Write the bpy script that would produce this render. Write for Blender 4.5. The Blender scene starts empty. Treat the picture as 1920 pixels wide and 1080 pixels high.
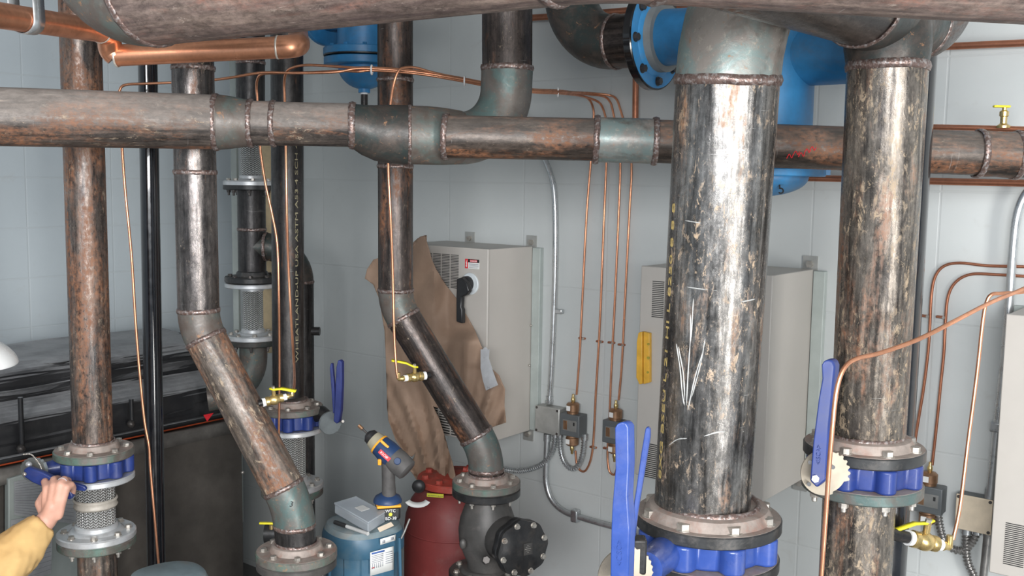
import bpy, math, random
from mathutils import Vector, Matrix, noise
random.seed(7)
S = bpy.context.scene; COL = S.collection
PI = math.pi
# ------------------------------------------------------------------ camera
FPX = 1900.0
CAM = Vector((0, 0, 2.1))
_up = Vector((260, 17460, 1900)).normalized()
_x = Vector((0, 0, -1)).cross(_up).normalized()
_y = _up.cross(_x)
RC = Matrix((_x, _y, _up))
cd = bpy.data.cameras.new('camera'); cam = bpy.data.objects.new('camera', cd); COL.objects.link(cam)
cd.sensor_width = 36; cd.lens = FPX / 1920 * 36; cd.clip_start = 0.05
cam.matrix_world = Matrix.Translation(CAM) @ RC.to_4x4()
S.camera = cam
def ray(px, py): return RC @ Vector((px - 960, 540 - py, -FPX))
def P(px, py, Y):
    d = ray(px, py); return CAM + d * (Y / d.y)
# walls: measured corner and directions
WU = Vector((.788, -.616, 0)).normalized()          # along the long wall
WN = Vector((-.616, -.788, 0)).normalized()         # out of the long wall, into the room
W0 = Vector((-.911, 4.9, 0))
LU = -WN                                            # along the side wall (receding)
CORNER = W0 - WU * .70
def hit(px, py, p0, n):
    d = ray(px, py); return CAM + d * ((p0 - CAM).dot(n) / d.dot(n))
def PW(px, py, off=0.0): return hit(px, py, W0 + WN * off, WN)
def PX(v):
    q = RC.transposed() @ (v - CAM); return (960 + q.x / -q.z * FPX, 540 - q.y / -q.z * FPX)
# ------------------------------------------------------------------ materials
def mat(name):
    m = bpy.data.materials.new(name); m.use_nodes = True
    nt = m.node_tree; return m, nt, nt.nodes['Principled BSDF']
def nd(nt, t, **k):
    n = nt.nodes.new(t)
    for a, b in k.items():
        if a in n.inputs: n.inputs[a].default_value = b
        else: setattr(n, a, b)
    return n
def ln(nt, a, b): nt.links.new(a, b)
def uvmap(nt, sx, sy, sz=1, rnd=True):
    uv = nd(nt, 'ShaderNodeUVMap'); mp = nd(nt, 'ShaderNodeMapping')
    mp.inputs['Scale'].default_value = (sx, sy, sz); ln(nt, uv.outputs[0], mp.inputs[0]); return mp.outputs[0]
def objmap(nt, s):
    tc = nd(nt, 'ShaderNodeNewGeometry'); mp = nd(nt, 'ShaderNodeMapping')
    mp.inputs['Scale'].default_value = s if isinstance(s, tuple) else (s, s, s); ln(nt, tc.outputs['Position'], mp.inputs[0]); return mp.outputs[0]
def noi(nt, vec, scale=1.0, detail=4, rough=.6, dist=0):
    n = nd(nt, 'ShaderNodeTexNoise', Scale=scale, Detail=detail, Roughness=rough, Distortion=dist); ln(nt, vec, n.inputs['Vector']); return n.outputs['Fac']
def ramp(nt, fac, a, b, lo=0, hi=1):
    n = nd(nt, 'ShaderNodeMapRange'); ln(nt, fac, n.inputs[0])
    n.inputs[1].default_value = a; n.inputs[2].default_value = b; n.inputs[3].default_value = lo; n.inputs[4].default_value = hi; return n.outputs[0]
def mix(nt, fac, a, b):
    n = nd(nt, 'ShaderNodeMix', data_type='RGBA')
    if hasattr(fac, 'is_linked') or not isinstance(fac, (int, float)): ln(nt, fac, n.inputs[0])
    else: n.inputs[0].default_value = fac
    for i, c in ((6, a), (7, b)):
        if isinstance(c, tuple): n.inputs[i].default_value = (*c, 1)
        else: ln(nt, c, n.inputs[i])
    return n.outputs[2]
def mth(nt, op, a, b=None):
    n = nd(nt, 'ShaderNodeMath', operation=op)
    for i, c in enumerate((a, b)):
        if c is None: continue
        if isinstance(c, (int, float)): n.inputs[i].default_value = c
        else: ln(nt, c, n.inputs[i])
    return n.outputs[0]
def bump(nt, bs, h, st=.3, d=.01):
    b = nd(nt, 'ShaderNodeBump', Strength=st, Distance=d); ln(nt, h, b.inputs['Height']); ln(nt, b.outputs[0], bs.inputs['Normal'])

def steel(name, dark=(.028, .026, .026), mid=(.13, .115, .105), rust=.35, tan=.3, rustc=(.30, .115, .045), tanc=(.40, .31, .22), metal=.55, rough=.30, scratch=.5, topdust=0.0, seed=0.0):
    m, nt, bs = mat(name)
    def mv(sx, sy):
        o = uvmap(nt, sx, sy); a = nd(nt, 'ShaderNodeVectorMath', operation='ADD'); ln(nt, o, a.inputs[0]); a.inputs[1].default_value = (seed * 3.1, seed * 7.7, seed); return a.outputs[0]
    streak = noi(nt, mv(55, 3.5), 1, 5, .65)
    blot = noi(nt, mv(9, 6), 1, 6, .7, .3)
    fine = noi(nt, mv(90, 60), 1, 4, .75)
    patch = noi(nt, mv(12, 2.6), 1, 5, .7, .4)
    flk = noi(nt, mv(60, 24), 1, 7, .85, .5)
    c = mix(nt, ramp(nt, streak, .38, .66), dark, mid)
    c = mix(nt, ramp(nt, blot, .45, .7, 0, .6), c, tuple(x * .45 for x in mid))
    mot = noi(nt, mv(46, 22), 1, 9, .86, .3); vs_ = nd(nt, 'ShaderNodeVectorMath', operation='SCALE'); ln(nt, c, vs_.inputs[0]); ln(nt, ramp(nt, mot, .38, .62, .55, 1.55), vs_.inputs['Scale']); c = vs_.outputs[0]
    rf = mth(nt, 'MULTIPLY', ramp(nt, patch, .66 - rust * .35, .78 - rust * .35), ramp(nt, fine, .35, .6))
    c = mix(nt, mth(nt, 'MULTIPLY', rf, .62), c, rustc)
    tf = mth(nt, 'MULTIPLY', ramp(nt, flk, .64 - tan * .16, .68 - tan * .16), ramp(nt, blot, .6 - tan * .3, .75 - tan * .3))
    c = mix(nt, mth(nt, 'MULTIPLY', tf, .85), c, tanc)
    scr = noi(nt, mv(7, 170), 1, 3, .7, .8); scm = noi(nt, mv(5, 3), 1, 3, .6)
    sf = mth(nt, 'MULTIPLY', ramp(nt, scr, .69, .72), ramp(nt, scm, .5, .62, 0, scratch))
    c = mix(nt, sf, c, (.62, .6, .57))
    geo = nd(nt, 'ShaderNodeNewGeometry'); sp = nd(nt, 'ShaderNodeSeparateXYZ'); ln(nt, geo.outputs['Normal'], sp.inputs[0])
    rr = mth(nt, 'ADD', mth(nt, 'ADD', mth(nt, 'MULTIPLY', rf, .35), mth(nt, 'MULTIPLY', tf, .4)), ramp(nt, fine, .3, .7, rough - .08, rough + .12))
    mm = mth(nt, 'MULTIPLY', mth(nt, 'SUBTRACT', 1.0, mth(nt, 'MAXIMUM', rf, tf)), metal)
    if topdust > 0:
        df = mth(nt, 'MULTIPLY', ramp(nt, sp.outputs[2], -.35, .75, 0, topdust), ramp(nt, flk, .3, .6, .5, 1))
        c = mix(nt, df, c, (.34, .30, .27)); rr = mth(nt, 'ADD', rr, mth(nt, 'MULTIPLY', df, .5)); mm = mth(nt, 'MULTIPLY', mm, mth(nt, 'SUBTRACT', 1.0, df))
    ln(nt, c, bs.inputs['Base Color']); ln(nt, rr, bs.inputs['Roughness']); ln(nt, mm, bs.inputs['Metallic'])
    bump(nt, bs, mth(nt, 'ADD', flk, mth(nt, 'MULTIPLY', streak, .6)), .22, .003)
    return m
def primer(name, base=(.085, .128, .122), rust=.3, gl=.38, seed=0.):
    m, nt, bs = mat(name)
    v = objmap(nt, 1)
    a = noi(nt, v, 9 + seed, 5, .7, .4); b = noi(nt, v, 38, 5, .75, .5); g = noi(nt, v, 7.5 + seed, 5, .7, .5); br_ = sum(base) / 3
    c = mix(nt, ramp(nt, g, .42, .56), base, (br_ * 1.12, br_ * 1.0, br_ * .9))
    c = mix(nt, ramp(nt, noi(nt, v, 60, 5, .8), .56, .66, 0, .5), c, (br_ * 2.0, br_ * 1.8, br_ * 1.5))
    c = mix(nt, ramp(nt, a, .60 - rust * .22, .78 - rust * .22, 0, .85), c, (.10, .075, .062))
    c = mix(nt, ramp(nt, b, .66 - rust * .08, .72 - rust * .08, 0, .8), c, (.32, .17, .09))
    ln(nt, c, bs.inputs['Base Color']); ln(nt, ramp(nt, b, .3, .7, gl - .08, gl + .2), bs.inputs['Roughness'])
    bs.inputs['Metallic'].default_value = .25
    bump(nt, bs, b, .2, .003); return m
def plain(name, c, rough=.5, metal=0., var=.12, sc=20, bmp=0., dirt=None, dirta=.5, coat=0.):
    m, nt, bs = mat(name); v = objmap(nt, 1)
    n = noi(nt, v, sc, 5, .65)
    col = mix(nt, ramp(nt, n, .3, .7), tuple(x * (1 - var) for x in c), tuple(min(1, x * (1 + var)) for x in c))
    if dirt: col = mix(nt, ramp(nt, noi(nt, v, sc * .6, 6, .75, .4), .5, .68, 0, dirta), col, dirt)
    ln(nt, col, bs.inputs['Base Color']); ln(nt, ramp(nt, n, .3, .7, rough - .05, rough + .08), bs.inputs['Roughness'])
    bs.inputs['Metallic'].default_value = metal; bs.inputs['Coat Weight'].default_value = coat
    if bmp: bump(nt, bs, n, bmp, .004)
    return m
M = {}
M['s_left'] = steel('rusty_mill_steel', mid=(.17, .135, .115), rust=.66, tan=.45, metal=.6, rough=.27, seed=1)
M['s_mid'] = steel('polished_mill_steel', dark=(.05, .046, .045), mid=(.17, .15, .14), rust=.3, tan=.35, metal=.75, rough=.20, seed=2)
M['s_diag'] = steel('dusty_mill_steel', dark=(.05, .044, .04), mid=(.20, .165, .14), rust=.5, tan=.6, metal=.4, rough=.38, seed=3)
M['s_dark'] = steel('dark_mill_steel', dark=(.016, .015, .016), mid=(.055, .05, .048), rust=.15, tan=.15, metal=.45, rough=.33, seed=4)
M['s_tor'] = steel('brown_mill_steel', dark=(.022, .018, .017), mid=(.085, .066, .058), rust=.35, tan=.4, metal=.5, rough=.32, seed=5)
M['s_head'] = steel('dusty_header_steel', dark=(.035, .03, .028), mid=(.13, .105, .09), rust=.5, tan=.45, metal=.35, rough=.4, topdust=.75, seed=6)
M['s_headr'] = steel('brown_header_steel', dark=(.022, .018, .016), mid=(.10, .075, .06), rust=.6, tan=.35, metal=.35, rough=.36, topdust=.3, seed=7)
M['s_big'] = steel('bright_mill_steel', dark=(.06, .057, .055), mid=(.32, .305, .29), rust=.30, tan=.56, metal=.82, rough=.21, scratch=.9, rustc=(.42, .19, .07), tanc=(.50, .36, .24), seed=8)
M['s_big2'] = steel('tan_mill_steel', dark=(.045, .04, .037), mid=(.26, .225, .19), rust=.45, tan=.66, metal=.65, rough=.22, scratch=.7, tanc=(.36, .27, .18), seed=9)
M['s_near'] = steel('pale_overhead_steel', dark=(.10, .07, .065), mid=(.24, .18, .15), rust=.4, tan=.35, metal=.2, rough=.5, tanc=(.46, .38, .32), rustc=(.30, .13, .09), seed=10)
M['green'] = primer('green_grey_fitting'); M['green2'] = primer('worn_green_fitting', (.10, .13, .12), .8, .42, 2.)
M['greend'] = primer('dark_green_fitting', (.032, .045, .043), .55, .4, 3.)
M['greenl'] = primer('pale_green_fitting', (.19, .245, .235), .5, .33, 1.)
M['greenf'] = primer('green_flange_rim', (.11, .17, .14), .5, .45, 4.)
def weldm():
    m, nt, bs = mat('weld_bead_metal'); v = objmap(nt, 1)
    n = noi(nt, v, 60, 4, .7); w = noi(nt, v, 130, 2, .5)
    c = mix(nt, ramp(nt, n, .35, .7), (.12, .08, .07), (.27, .19, .165))
    c = mix(nt, ramp(nt, w, .5, .66, 0, .75), c, (.42, .39, .38))
    ln(nt, c, bs.inputs['Base Color']); bs.inputs['Roughness'].default_value = .38; bs.inputs['Metallic'].default_value = .55
    bump(nt, bs, w, .5, .004); return m
M['weld'] = weldm()
M['flgtop'] = plain('dusty_flange_metal', (.30, .25, .22), .6, .2, .3, 25, .2, (.30, .14, .10), .6)
M['flgblack'] = plain('black_flange_paint', (.035, .036, .037), .4, .3, .3, 20, .1, (.30, .26, .23), .25)
M['bolt'] = plain('zinc_bolt', (.46, .43, .39), .38, .7, .25, 60, .1, (.2, .13, .09), .5)
M['boltdark'] = plain('dark_bolt', (.10, .09, .085), .4, .6, .25, 60)
M['alu'] = plain('pale_zinc_flange', (.62, .63, .64), .38, .55, .08, 30, 0, (.42, .38, .34), .4)
M['blue'] = plain('royal_blue_paint', (.014, .034, .17), .42, 0, .2, 14, .05, (.25, .2, .16), .12, .15)
M['blueb'] = plain('bright_royal_blue_paint', (.026, .064, .27), .30, 0, .15, 14, .04, (.5, .45, .4), .08, .2)
M['bluedk'] = plain('navy_blue_paint', (.018, .03, .15), .35, 0, .2, 14, .05)
M['sky'] = plain('sky_blue_enamel', (.03, .20, .43), .42, 0, .2, 12, .06, (.12, .13, .14), .35)
M['skyl'] = plain('light_sky_blue_enamel', (.07, .36, .74), .35, 0, .15, 12, .05, (.35, .36, .36), .25)
M['gasket'] = plain('grey_gasket', (.33, .33, .31), .6, .2, .1)
M['zincplate'] = plain('yellowish_zinc_plate', (.42, .365, .29), .3, .55, .1, 12)
M['zincgrey'] = plain('grey_zinc_plate', (.30, .33, .34), .3, .6, .2, 12)
def copperm(name, c, r):
    m, nt, bs = mat(name); v = objmap(nt, 1); n = noi(nt, v, 14, 5, .7, .3)
    cc = mix(nt, ramp(nt, n, .35, .7), c, tuple(x * .62 for x in c)); ln(nt, cc, bs.inputs['Base Color'])
    ln(nt, ramp(nt, n, .3, .7, r, r + .15), bs.inputs['Roughness']); bs.inputs['Metallic'].default_value = .9; return m
M['copper'] = copperm('copper', (.86, .40, .235), .26)
M['copperd'] = copperm('dull_copper', (.56, .235, .14), .34)
M['brass'] = plain('brass', (.62, .46, .20), .28, .85, .15, 40)
M['bronze'] = plain('brown_bronze', (.33, .19, .11), .35, .7, .2, 40)
M['solder'] = plain('solder', (.72, .66, .58), .35, .6)
M['blackpipe'] = plain('black_lacquered_steel', (.008, .008, .010), .16, .1, .3, 30, .03, (.05, .045, .04), .12, .5)
M['galv'] = plain('galvanised_conduit', (.52, .54, .55), .28, .8, .12, 30)
M['galvd'] = plain('dark_flexible_conduit', (.30, .29, .28), .32, .75, .2, 40)
M['white'] = plain('white_plastic', (.80, .80, .80), .45, 0, .03)
M['hat'] = plain('white_hard_hat_shell', (.85, .85, .84), .25, 0, .02)
M['cabinet'] = plain('warm_grey_cabinet_paint', (.46, .43, .395), .42, 0, .03, 6)
M['cabinetd'] = plain('cabinet_mounting_channel', (.40, .44, .42), .5, .1, .1, 10)
M['slot'] = plain('vent_slot_black', (.02, .02, .02), .7)
M['blackpl'] = plain('black_plastic', (.018, .018, .019), .38, 0, .2, 30)
M['greypl'] = plain('grey_white_plastic', (.62, .66, .68), .4)
M['jbox'] = plain('galvanised_box', (.42, .42, .40), .45, .5, .12, 25)
M['warmcover'] = plain('warm_reflection_cover', (.78, .66, .50), .42, .25, .12, 12)  # warm reflected light put into the cover's base colour
M['swgrey'] = plain('dark_grey_switch_enamel', (.115, .125, .13), .42, .1, .08, 20)
M['swplate'] = plain('grey_switch_plate', (.23, .23, .22), .4, .3)
M['yellow'] = plain('yellow_vinyl_grip', (.80, .70, .03), .4)
M['yelcat'] = plain('yellow_sticker', (.62, .60, .06), .5)
M['level'] = plain('amber_yellow_level_body', (.72, .40, .05), .35, 0, .15, 30)
M['levvial'] = plain('level_vial', (.35, .30, .05), .2)
M['red'] = plain('red_sticker', (.62, .02, .03), .4)
M['redtank'] = plain('dusty_red_tank_paint', (.17, .025, .023), .55, 0, .15, 9, .04, (.20, .14, .12), .3)
M['redfl'] = plain('red_flange_paint', (.33, .045, .03), .5, 0, .2, 20, .05, (.22, .16, .13), .5)
M['motor'] = plain('steel_blue_motor_paint', (.035, .105, .17), .42, 0, .12, 10, .03, (.17, .19, .18), .3)
M['motort'] = plain('dusty_blue_motor_top', (.16, .21, .23), .6, 0, .25, 14, .05, (.24, .23, .21), .7)
M['paperlab'] = plain('white_paper_label', (.74, .74, .72), .5, 0, .04)
M['print'] = plain('grey_print', (.30, .31, .34), .6)
M['printblue'] = plain('blue_print', (.05, .12, .38), .6)
M['navy'] = plain('navy_tool_plastic', (.018, .045, .12), .42, 0, .1)
M['orange'] = plain('orange_tool_plastic', (.85, .38, .03), .4)
M['toolgrey'] = plain('dusty_grey_tool_rubber', (.085, .08, .078), .6, 0, .25, 30)
M['tape'] = plain('silver_duct_tape', (.62, .63, .65), .3, .4, .15, 20, .3)
M['cast'] = plain('dusty_cast_iron', (.085, .08, .076), .5, .35, .35, 9, .25, (.19, .165, .15), .5)
M['castdk'] = plain('black_painted_cast_iron', (.022, .022, .023), .36, .2, .3, 30, .3, (.16, .12, .09), .2)
M['casing'] = plain('black_moulded_casing', (.022, .022, .024), .34, 0, .3, 5, .25, (.17, .165, .16), .15)
M['casingtop'] = plain('dusty_casing_top', (.14, .145, .15), .6, 0, .35, 6, .3, (.06, .06, .06), .5)
M['stainless'] = plain('dull_stainless_panel', (.15, .135, .12), .42, .6, .2, 7, .03, (.13, .12, .115), .3)
M['strip'] = plain('dusty_metal_ledge', (.28, .26, .24), .5, .4, .3, 14, .1)
M['silver'] = plain('brushed_silver_plate', (.62, .63, .65), .38, .5, .2, 8)
M['orgask'] = plain('orange_gasket', (.62, .10, .03), .5)
M['wood'] = plain('pale_wood', (.60, .47, .29), .6, 0, .12, 30)
M['skin'] = plain('skin', (.62, .34, .255), .5, 0, .10, 30)
M['duck'] = plain('tan_canvas_jacket', (.62, .40, .165), .85, 0, .12, 9, .25)
M['denim'] = plain('dark_trousers', (.05, .06, .09), .8)
M['hair'] = plain('brown_hair', (.06, .04, .03), .7)
M['boot'] = plain('brown_boots', (.12, .07, .04), .6)
def kraft():
    m, nt, bs = mat('brown_kraft_paper'); v = objmap(nt, 1)
    n = noi(nt, v, 7, 5, .6); k = noi(nt, v, 3.5, 3, .5, 1.2)
    c = mix(nt, ramp(nt, n, .3, .7), (.25, .165, .115), (.35, .235, .165)); ln(nt, c, bs.inputs['Base Color'])
    bs.inputs['Roughness'].default_value = .72; bump(nt, bs, k, .3, .04); return m
M['kraft'] = kraft()
def caseM():
    m, nt, bs = mat('clear_polypropylene')
    bs.inputs['Base Color'].default_value = (.72, .78, .84, 1); bs.inputs['Roughness'].default_value = .25
    bs.inputs['Transmission Weight'].default_value = .35; bs.inputs['IOR'].default_value = 1.3; bs.inputs['Alpha'].default_value = .6; return m
M['clear'] = caseM()
def braidM():
    m, nt, bs = mat('braided_stainless')
    uv = nd(nt, 'ShaderNodeUVMap'); sp = nd(nt, 'ShaderNodeSeparateXYZ'); ln(nt, uv.outputs[0], sp.inputs[0])
    c = mth(nt, 'DIVIDE', sp.outputs[0], .0155)
    fr = mth(nt, 'FRACT', c); tri = mth(nt, 'ABSOLUTE', mth(nt, 'SUBTRACT', fr, .5))
    s = mth(nt, 'ADD', mth(nt, 'DIVIDE', sp.outputs[1], .0085), mth(nt, 'MULTIPLY', tri, 1.5))
    h = mth(nt, 'SINE', mth(nt, 'MULTIPLY', s, 2 * PI))
    g = mth(nt, 'MINIMUM', mth(nt, 'MULTIPLY', tri, 6), mth(nt, 'MULTIPLY', mth(nt, 'SUBTRACT', .5, tri), 6)); g = mth(nt, 'MINIMUM', g, 1.0)
    hh = mth(nt, 'ADD', h, g)
    col = mix(nt, ramp(nt, h, -.9, .3), (.20, .19, .18), (.95, .94, .92)); ln(nt, col, bs.inputs['Base Color'])
    bs.inputs['Metallic'].default_value = .7; bs.inputs['Roughness'].default_value = .3; bump(nt, bs, hh, .9, .0035); return m
M['braid'] = braidM()
def wallm(name, c1, c2, ox, oz, rowh=.2215):
    m, nt, bs = mat(name)
    uv = nd(nt, 'ShaderNodeUVMap'); mp = nd(nt, 'ShaderNodeMapping'); mp.inputs['Location'].default_value = (-ox, -oz, 0); ln(nt, uv.outputs[0], mp.inputs[0])
    br = nd(nt, 'ShaderNodeTexBrick', offset=0.0, squash=1.0); ln(nt, mp.outputs[0], br.inputs['Vector'])
    br.inputs['Scale'].default_value = 1; br.inputs['Mortar Size'].default_value = .0045; br.inputs['Mortar Smooth'].default_value = .6
    br.inputs['Brick Width'].default_value = .4064; br.inputs['Row Height'].default_value = rowh
    v = objmap(nt, 1); n = noi(nt, v, 2.2, 5, .6); p = noi(nt, v, 95, 4, .7); big = noi(nt, v, 9, 5, .7, .5)
    c = mix(nt, ramp(nt, n, .3, .7), c1, c2); c = mix(nt, ramp(nt, big, .62, .8, 0, .25), c, (.34, .31, .27))
    c = mix(nt, mth(nt, 'MULTIPLY', br.outputs['Fac'], .16), c, (.42, .43, .43))
    ln(nt, c, bs.inputs['Base Color']); bs.inputs['Roughness'].default_value = .42
    h = mth(nt, 'SUBTRACT', mth(nt, 'MULTIPLY', p, .25), mth(nt, 'MULTIPLY', br.outputs['Fac'], 1.0)); bump(nt, bs, h, .3, .003)
    return m
# ------------------------------------------------------------------ mesh helper
WO = {}
def setp(o, label=None, cat=None, group=None, kind=None):
    if label: o['label'] = label
    if cat: o['category'] = cat
    if group: o['group'] = group
    if kind: o['kind'] = kind
def thing(name, label, cat, loc, group=None):
    o = bpy.data.objects.new(name, None); COL.objects.link(o); o.location = loc; o.empty_display_size = .05
    WO[o] = Vector(loc); setp(o, label, cat, group); return o
def frame(z, ref=None):
    z = Vector(z).normalized(); ref = ref or Vector((0, 1, 0))
    x = ref - z * ref.dot(z)
    if x.length < 1e-3: ref = Vector((0, 0, 1)); x = ref - z * ref.dot(z)
    x.normalize(); return Matrix((x, z.cross(x), z)).transposed()
class G:
    def __init__(s): s.v = []; s.f = []; s.uv = []; s.m = []; s.mi = 0
    def add(s, vs, fs, uvs=None):
        b = len(s.v); s.v += [Vector(a) for a in vs]
        for i, f in enumerate(fs):
            s.f.append([b + k for k in f]); s.uv.append(uvs[i] if uvs else None); s.m.append(s.mi)
        return s
    def tube(s, pts, r, n=24, caps=True, rfun=None):
        pts = [Vector(p) for p in pts]; N = len(pts)
        rs = r if isinstance(r, (list, tuple)) else [r] * N
        T = []
        for i in range(N):
            t = (pts[min(i + 1, N - 1)] - pts[max(i - 1, 0)]); T.append(t.normalized())
        F = frame(T[0]); x = F.col[0].copy()
        vs = []; L = 0; Ls = []; r0 = max(rs); u0 = random.random() * 3
        for i in range(N):
            if i: L += (pts[i] - pts[i - 1]).length; x = (x - T[i] * x.dot(T[i])).normalized()
            Ls.append(L); y = T[i].cross(x)
            for k in range(n):
                a = 2 * PI * k / n; rr = rs[i] * (rfun(i, k) if rfun else 1)
                vs.append(pts[i] + x * math.cos(a) * rr + y * math.sin(a) * rr)
        fs = []; uvs = []
        for i in range(N - 1):
            for k in range(n):
                k2 = (k + 1) % n; fs.append((i * n + k, i * n + k2, (i + 1) * n + k2, (i + 1) * n + k))
                ua, ub = 2 * PI * k / n * r0 + u0, 2 * PI * (k + 1) / n * r0 + u0
                uvs.append(((ua, Ls[i] + u0), (ub, Ls[i] + u0), (ub, Ls[i + 1] + u0), (ua, Ls[i + 1] + u0)))
        if caps:
            fs.append(tuple(range(n - 1, -1, -1))); uvs.append(None); fs.append(tuple((N - 1) * n + k for k in range(n))); uvs.append(None)
        return s.add(vs, fs, uvs)
    def cyl(s, a, b, r, n=24, r2=None): return s.tube([a, b], [r, r if r2 is None else r2], n)
    def lathe(s, prof, o, axis=(0, 0, 1), n=40, rf=None, ref=None):
        F = frame(axis, ref); o = Vector(o); vs = []; fs = []; uvs = []; N = len(prof)
        for (r, z) in prof:
            for k in range(n):
                a = 2 * PI * k / n; rr = max(r, 1e-5) * (rf(a, r, z) if rf else 1); vs.append(o + F @ Vector((math.cos(a) * rr, math.sin(a) * rr, z)))
        for i in range(N - 1):
            for k in range(n):
                k2 = (k + 1) % n; fs.append((i * n + k, i * n + k2, (i + 1) * n + k2, (i + 1) * n + k))
                uvs.append(((k / n * .5, prof[i][1]), ((k + 1) / n * .5, prof[i][1]), ((k + 1) / n * .5, prof[i + 1][1]), (k / n * .5, prof[i + 1][1])))
        fs.append(tuple(range(n - 1, -1, -1))); uvs.append(None); fs.append(tuple((N - 1) * n + k for k in range(n))); uvs.append(None)
        return s.add(vs, fs, uvs)
    def box(s, c, sz, ax=None):
        F = Matrix.Identity(3) if ax is None else Matrix(ax).transposed()
        c = Vector(c); vs = [c + F @ Vector((x * sz[0] / 2, y * sz[1] / 2, z * sz[2] / 2)) for x in (-1, 1) for y in (-1, 1) for z in (-1, 1)]
        return s.add(vs, [(0, 1, 3, 2), (4, 6, 7, 5), (0, 4, 5, 1), (2, 3, 7, 6), (0, 2, 6, 4), (1, 5, 7, 3)])
    def prism(s, pts, ext):
        ext = Vector(ext); n = len(pts); pts = [Vector(p) for p in pts]
        nrm = Vector((0, 0, 0))
        for i in range(n): nrm += pts[i].cross(pts[(i + 1) % n])
        if nrm.dot(ext) > 0: pts = pts[::-1]
        fs = [tuple(range(n)), tuple(range(2 * n - 1, n - 1, -1))] + [(i, i + n, (i + 1) % n + n, (i + 1) % n) for i in range(n)]
        return s.add(pts + [p + ext for p in pts], fs)
    def sph(s, c, r, n=20, sc=(1, 1, 1), F=None):
        vs = []; fs = []; F = F or Matrix.Identity(3); h = n // 2; c = Vector(c)
        for i in range(h + 1):
            t = PI * i / h
            for k in range(n):
                a = 2 * PI * k / n; vs.append(c + F @ Vector((r * sc[0] * math.sin(t) * math.cos(a), r * sc[1] * math.sin(t) * math.sin(a), r * sc[2] * math.cos(t))))
        for i in range(h):
            for k in range(n): k2 = (k + 1) % n; fs.append((i * n + k, (i + 1) * n + k, (i + 1) * n + k2, i * n + k2))
        return s.add(vs, fs)
    def grid(s, rows):
        n = len(rows[0]); vs = [p for r in rows for p in r]; fs = []
        for i in range(len(rows) - 1):
            for k in range(n - 1): fs.append((i * n + k, i * n + k + 1, (i + 1) * n + k + 1, (i + 1) * n + k))
        return s.add(vs, fs)
    def build(s, name, mt, parent=None, label=None, cat=None, group=None, kind=None, bevel=0, solid=0, org=None, ang=38, seg=2, flat=False):
        lo = Vector([min(v[i] for v in s.v) for i in range(3)]); hi = Vector([max(v[i] for v in s.v) for i in range(3)])
        o0 = Vector(org) if org is not None else (lo + hi) / 2
        if org is None and parent is None: o0.z = lo.z
        me = bpy.data.meshes.new(name); me.from_pydata([v - o0 for v in s.v], [], s.f)
        uvl = me.uv_layers.new(name='UVMap'); i = 0
        for f, u in zip(s.f, s.uv):
            for k in range(len(f)):
                if u: uvl.data[i].uv = u[k]
                else: p = s.v[f[k]]; uvl.data[i].uv = (p.x + p.y, p.z)
                i += 1
        for mm in (mt if isinstance(mt, (list, tuple)) else [mt]): me.materials.append(M[mm] if isinstance(mm, str) else mm)
        me.polygons.foreach_set('material_index', s.m)
        me.polygons.foreach_set('use_smooth', [not flat] * len(s.f))
        me.validate(); me.update()
        if not flat: me.set_sharp_from_angle(angle=math.radians(ang))
        o = bpy.data.objects.new(name, me); COL.objects.link(o); WO[o] = o0
        if parent is not None: o.parent = parent; o.location = o0 - WO[parent]
        else: o.location = o0
        if bevel:
            b = o.modifiers.new('bevel', 'BEVEL'); b.width = bevel; b.segments = seg; b.limit_method = 'ANGLE'; b.angle_limit = math.radians(40); b.harden_normals = False
        if solid:
            q = o.modifiers.new('solid', 'SOLIDIFY'); q.thickness = solid; q.offset = 0
        setp(o, label, cat, group, kind); return o
def inst(mesh, name, parent, loc, F=None):
    o = bpy.data.objects.new(name, mesh); COL.objects.link(o); o.parent = parent; o.location = Vector(loc) - WO[parent]
    if F is not None: o.rotation_euler = F.to_euler()
    WO[o] = Vector(loc); return o
def textg(g, txt, size, o, xd, yd, depth=.0006, cyl=None, mi=None, sx=1.0):
    """flat lettering as mesh; o = lower-left start, xd writing direction, yd up direction"""
    cu = bpy.data.curves.new('t', 'FONT'); cu.body = txt; cu.size = size; cu.extrude = depth / 2; cu.resolution_u = 2
    ob = bpy.data.objects.new('t', cu); COL.objects.link(ob); dg = bpy.context.evaluated_depsgraph_get(); dg.update()
    me = bpy.data.meshes.new_from_object(ob.evaluated_get(dg)); COL.objects.unlink(ob); bpy.data.objects.remove(ob)
    o = Vector(o); xd = Vector(xd).normalized(); yd = Vector(yd).normalized(); zd = xd.cross(yd)
    vs = []
    for v in me.vertices:
        x, y, z = v.co; x *= sx
        if cyl:                                       # (axis point, radius): wrap height y round the cylinder
            ax, R, nn = cyl; a = y / R; side = yd
            vs.append(o + xd * x + side * (math.sin(a) * (R + z)) + nn * ((math.cos(a)) * (R + z) - R))
        else: vs.append(o + xd * x + yd * y + zd * z)
    if mi is not None: g.mi = mi
    g.add(vs, [tuple(p.vertices) for p in me.polygons]); bpy.data.meshes.remove(me); return g
def lerp(a, b, t): return Vector(a) * (1 - t) + Vector(b) * t
def spline(pts, seg=6):
    pts = [Vector(p) for p in pts]; out = []
    q = [pts[0] * 2 - pts[1]] + pts + [pts[-1] * 2 - pts[-2]]
    for i in range(1, len(q) - 2):
        a, b, c, d = q[i - 1:i + 3]
        for k in range(seg):
            t = k / seg; out.append(.5 * ((2 * b) + (c - a) * t + (2 * a - 5 * b + 4 * c - d) * t * t + (-a + 3 * b - 3 * c + d) * t ** 3))
    out.append(pts[-1]); return out
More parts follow.
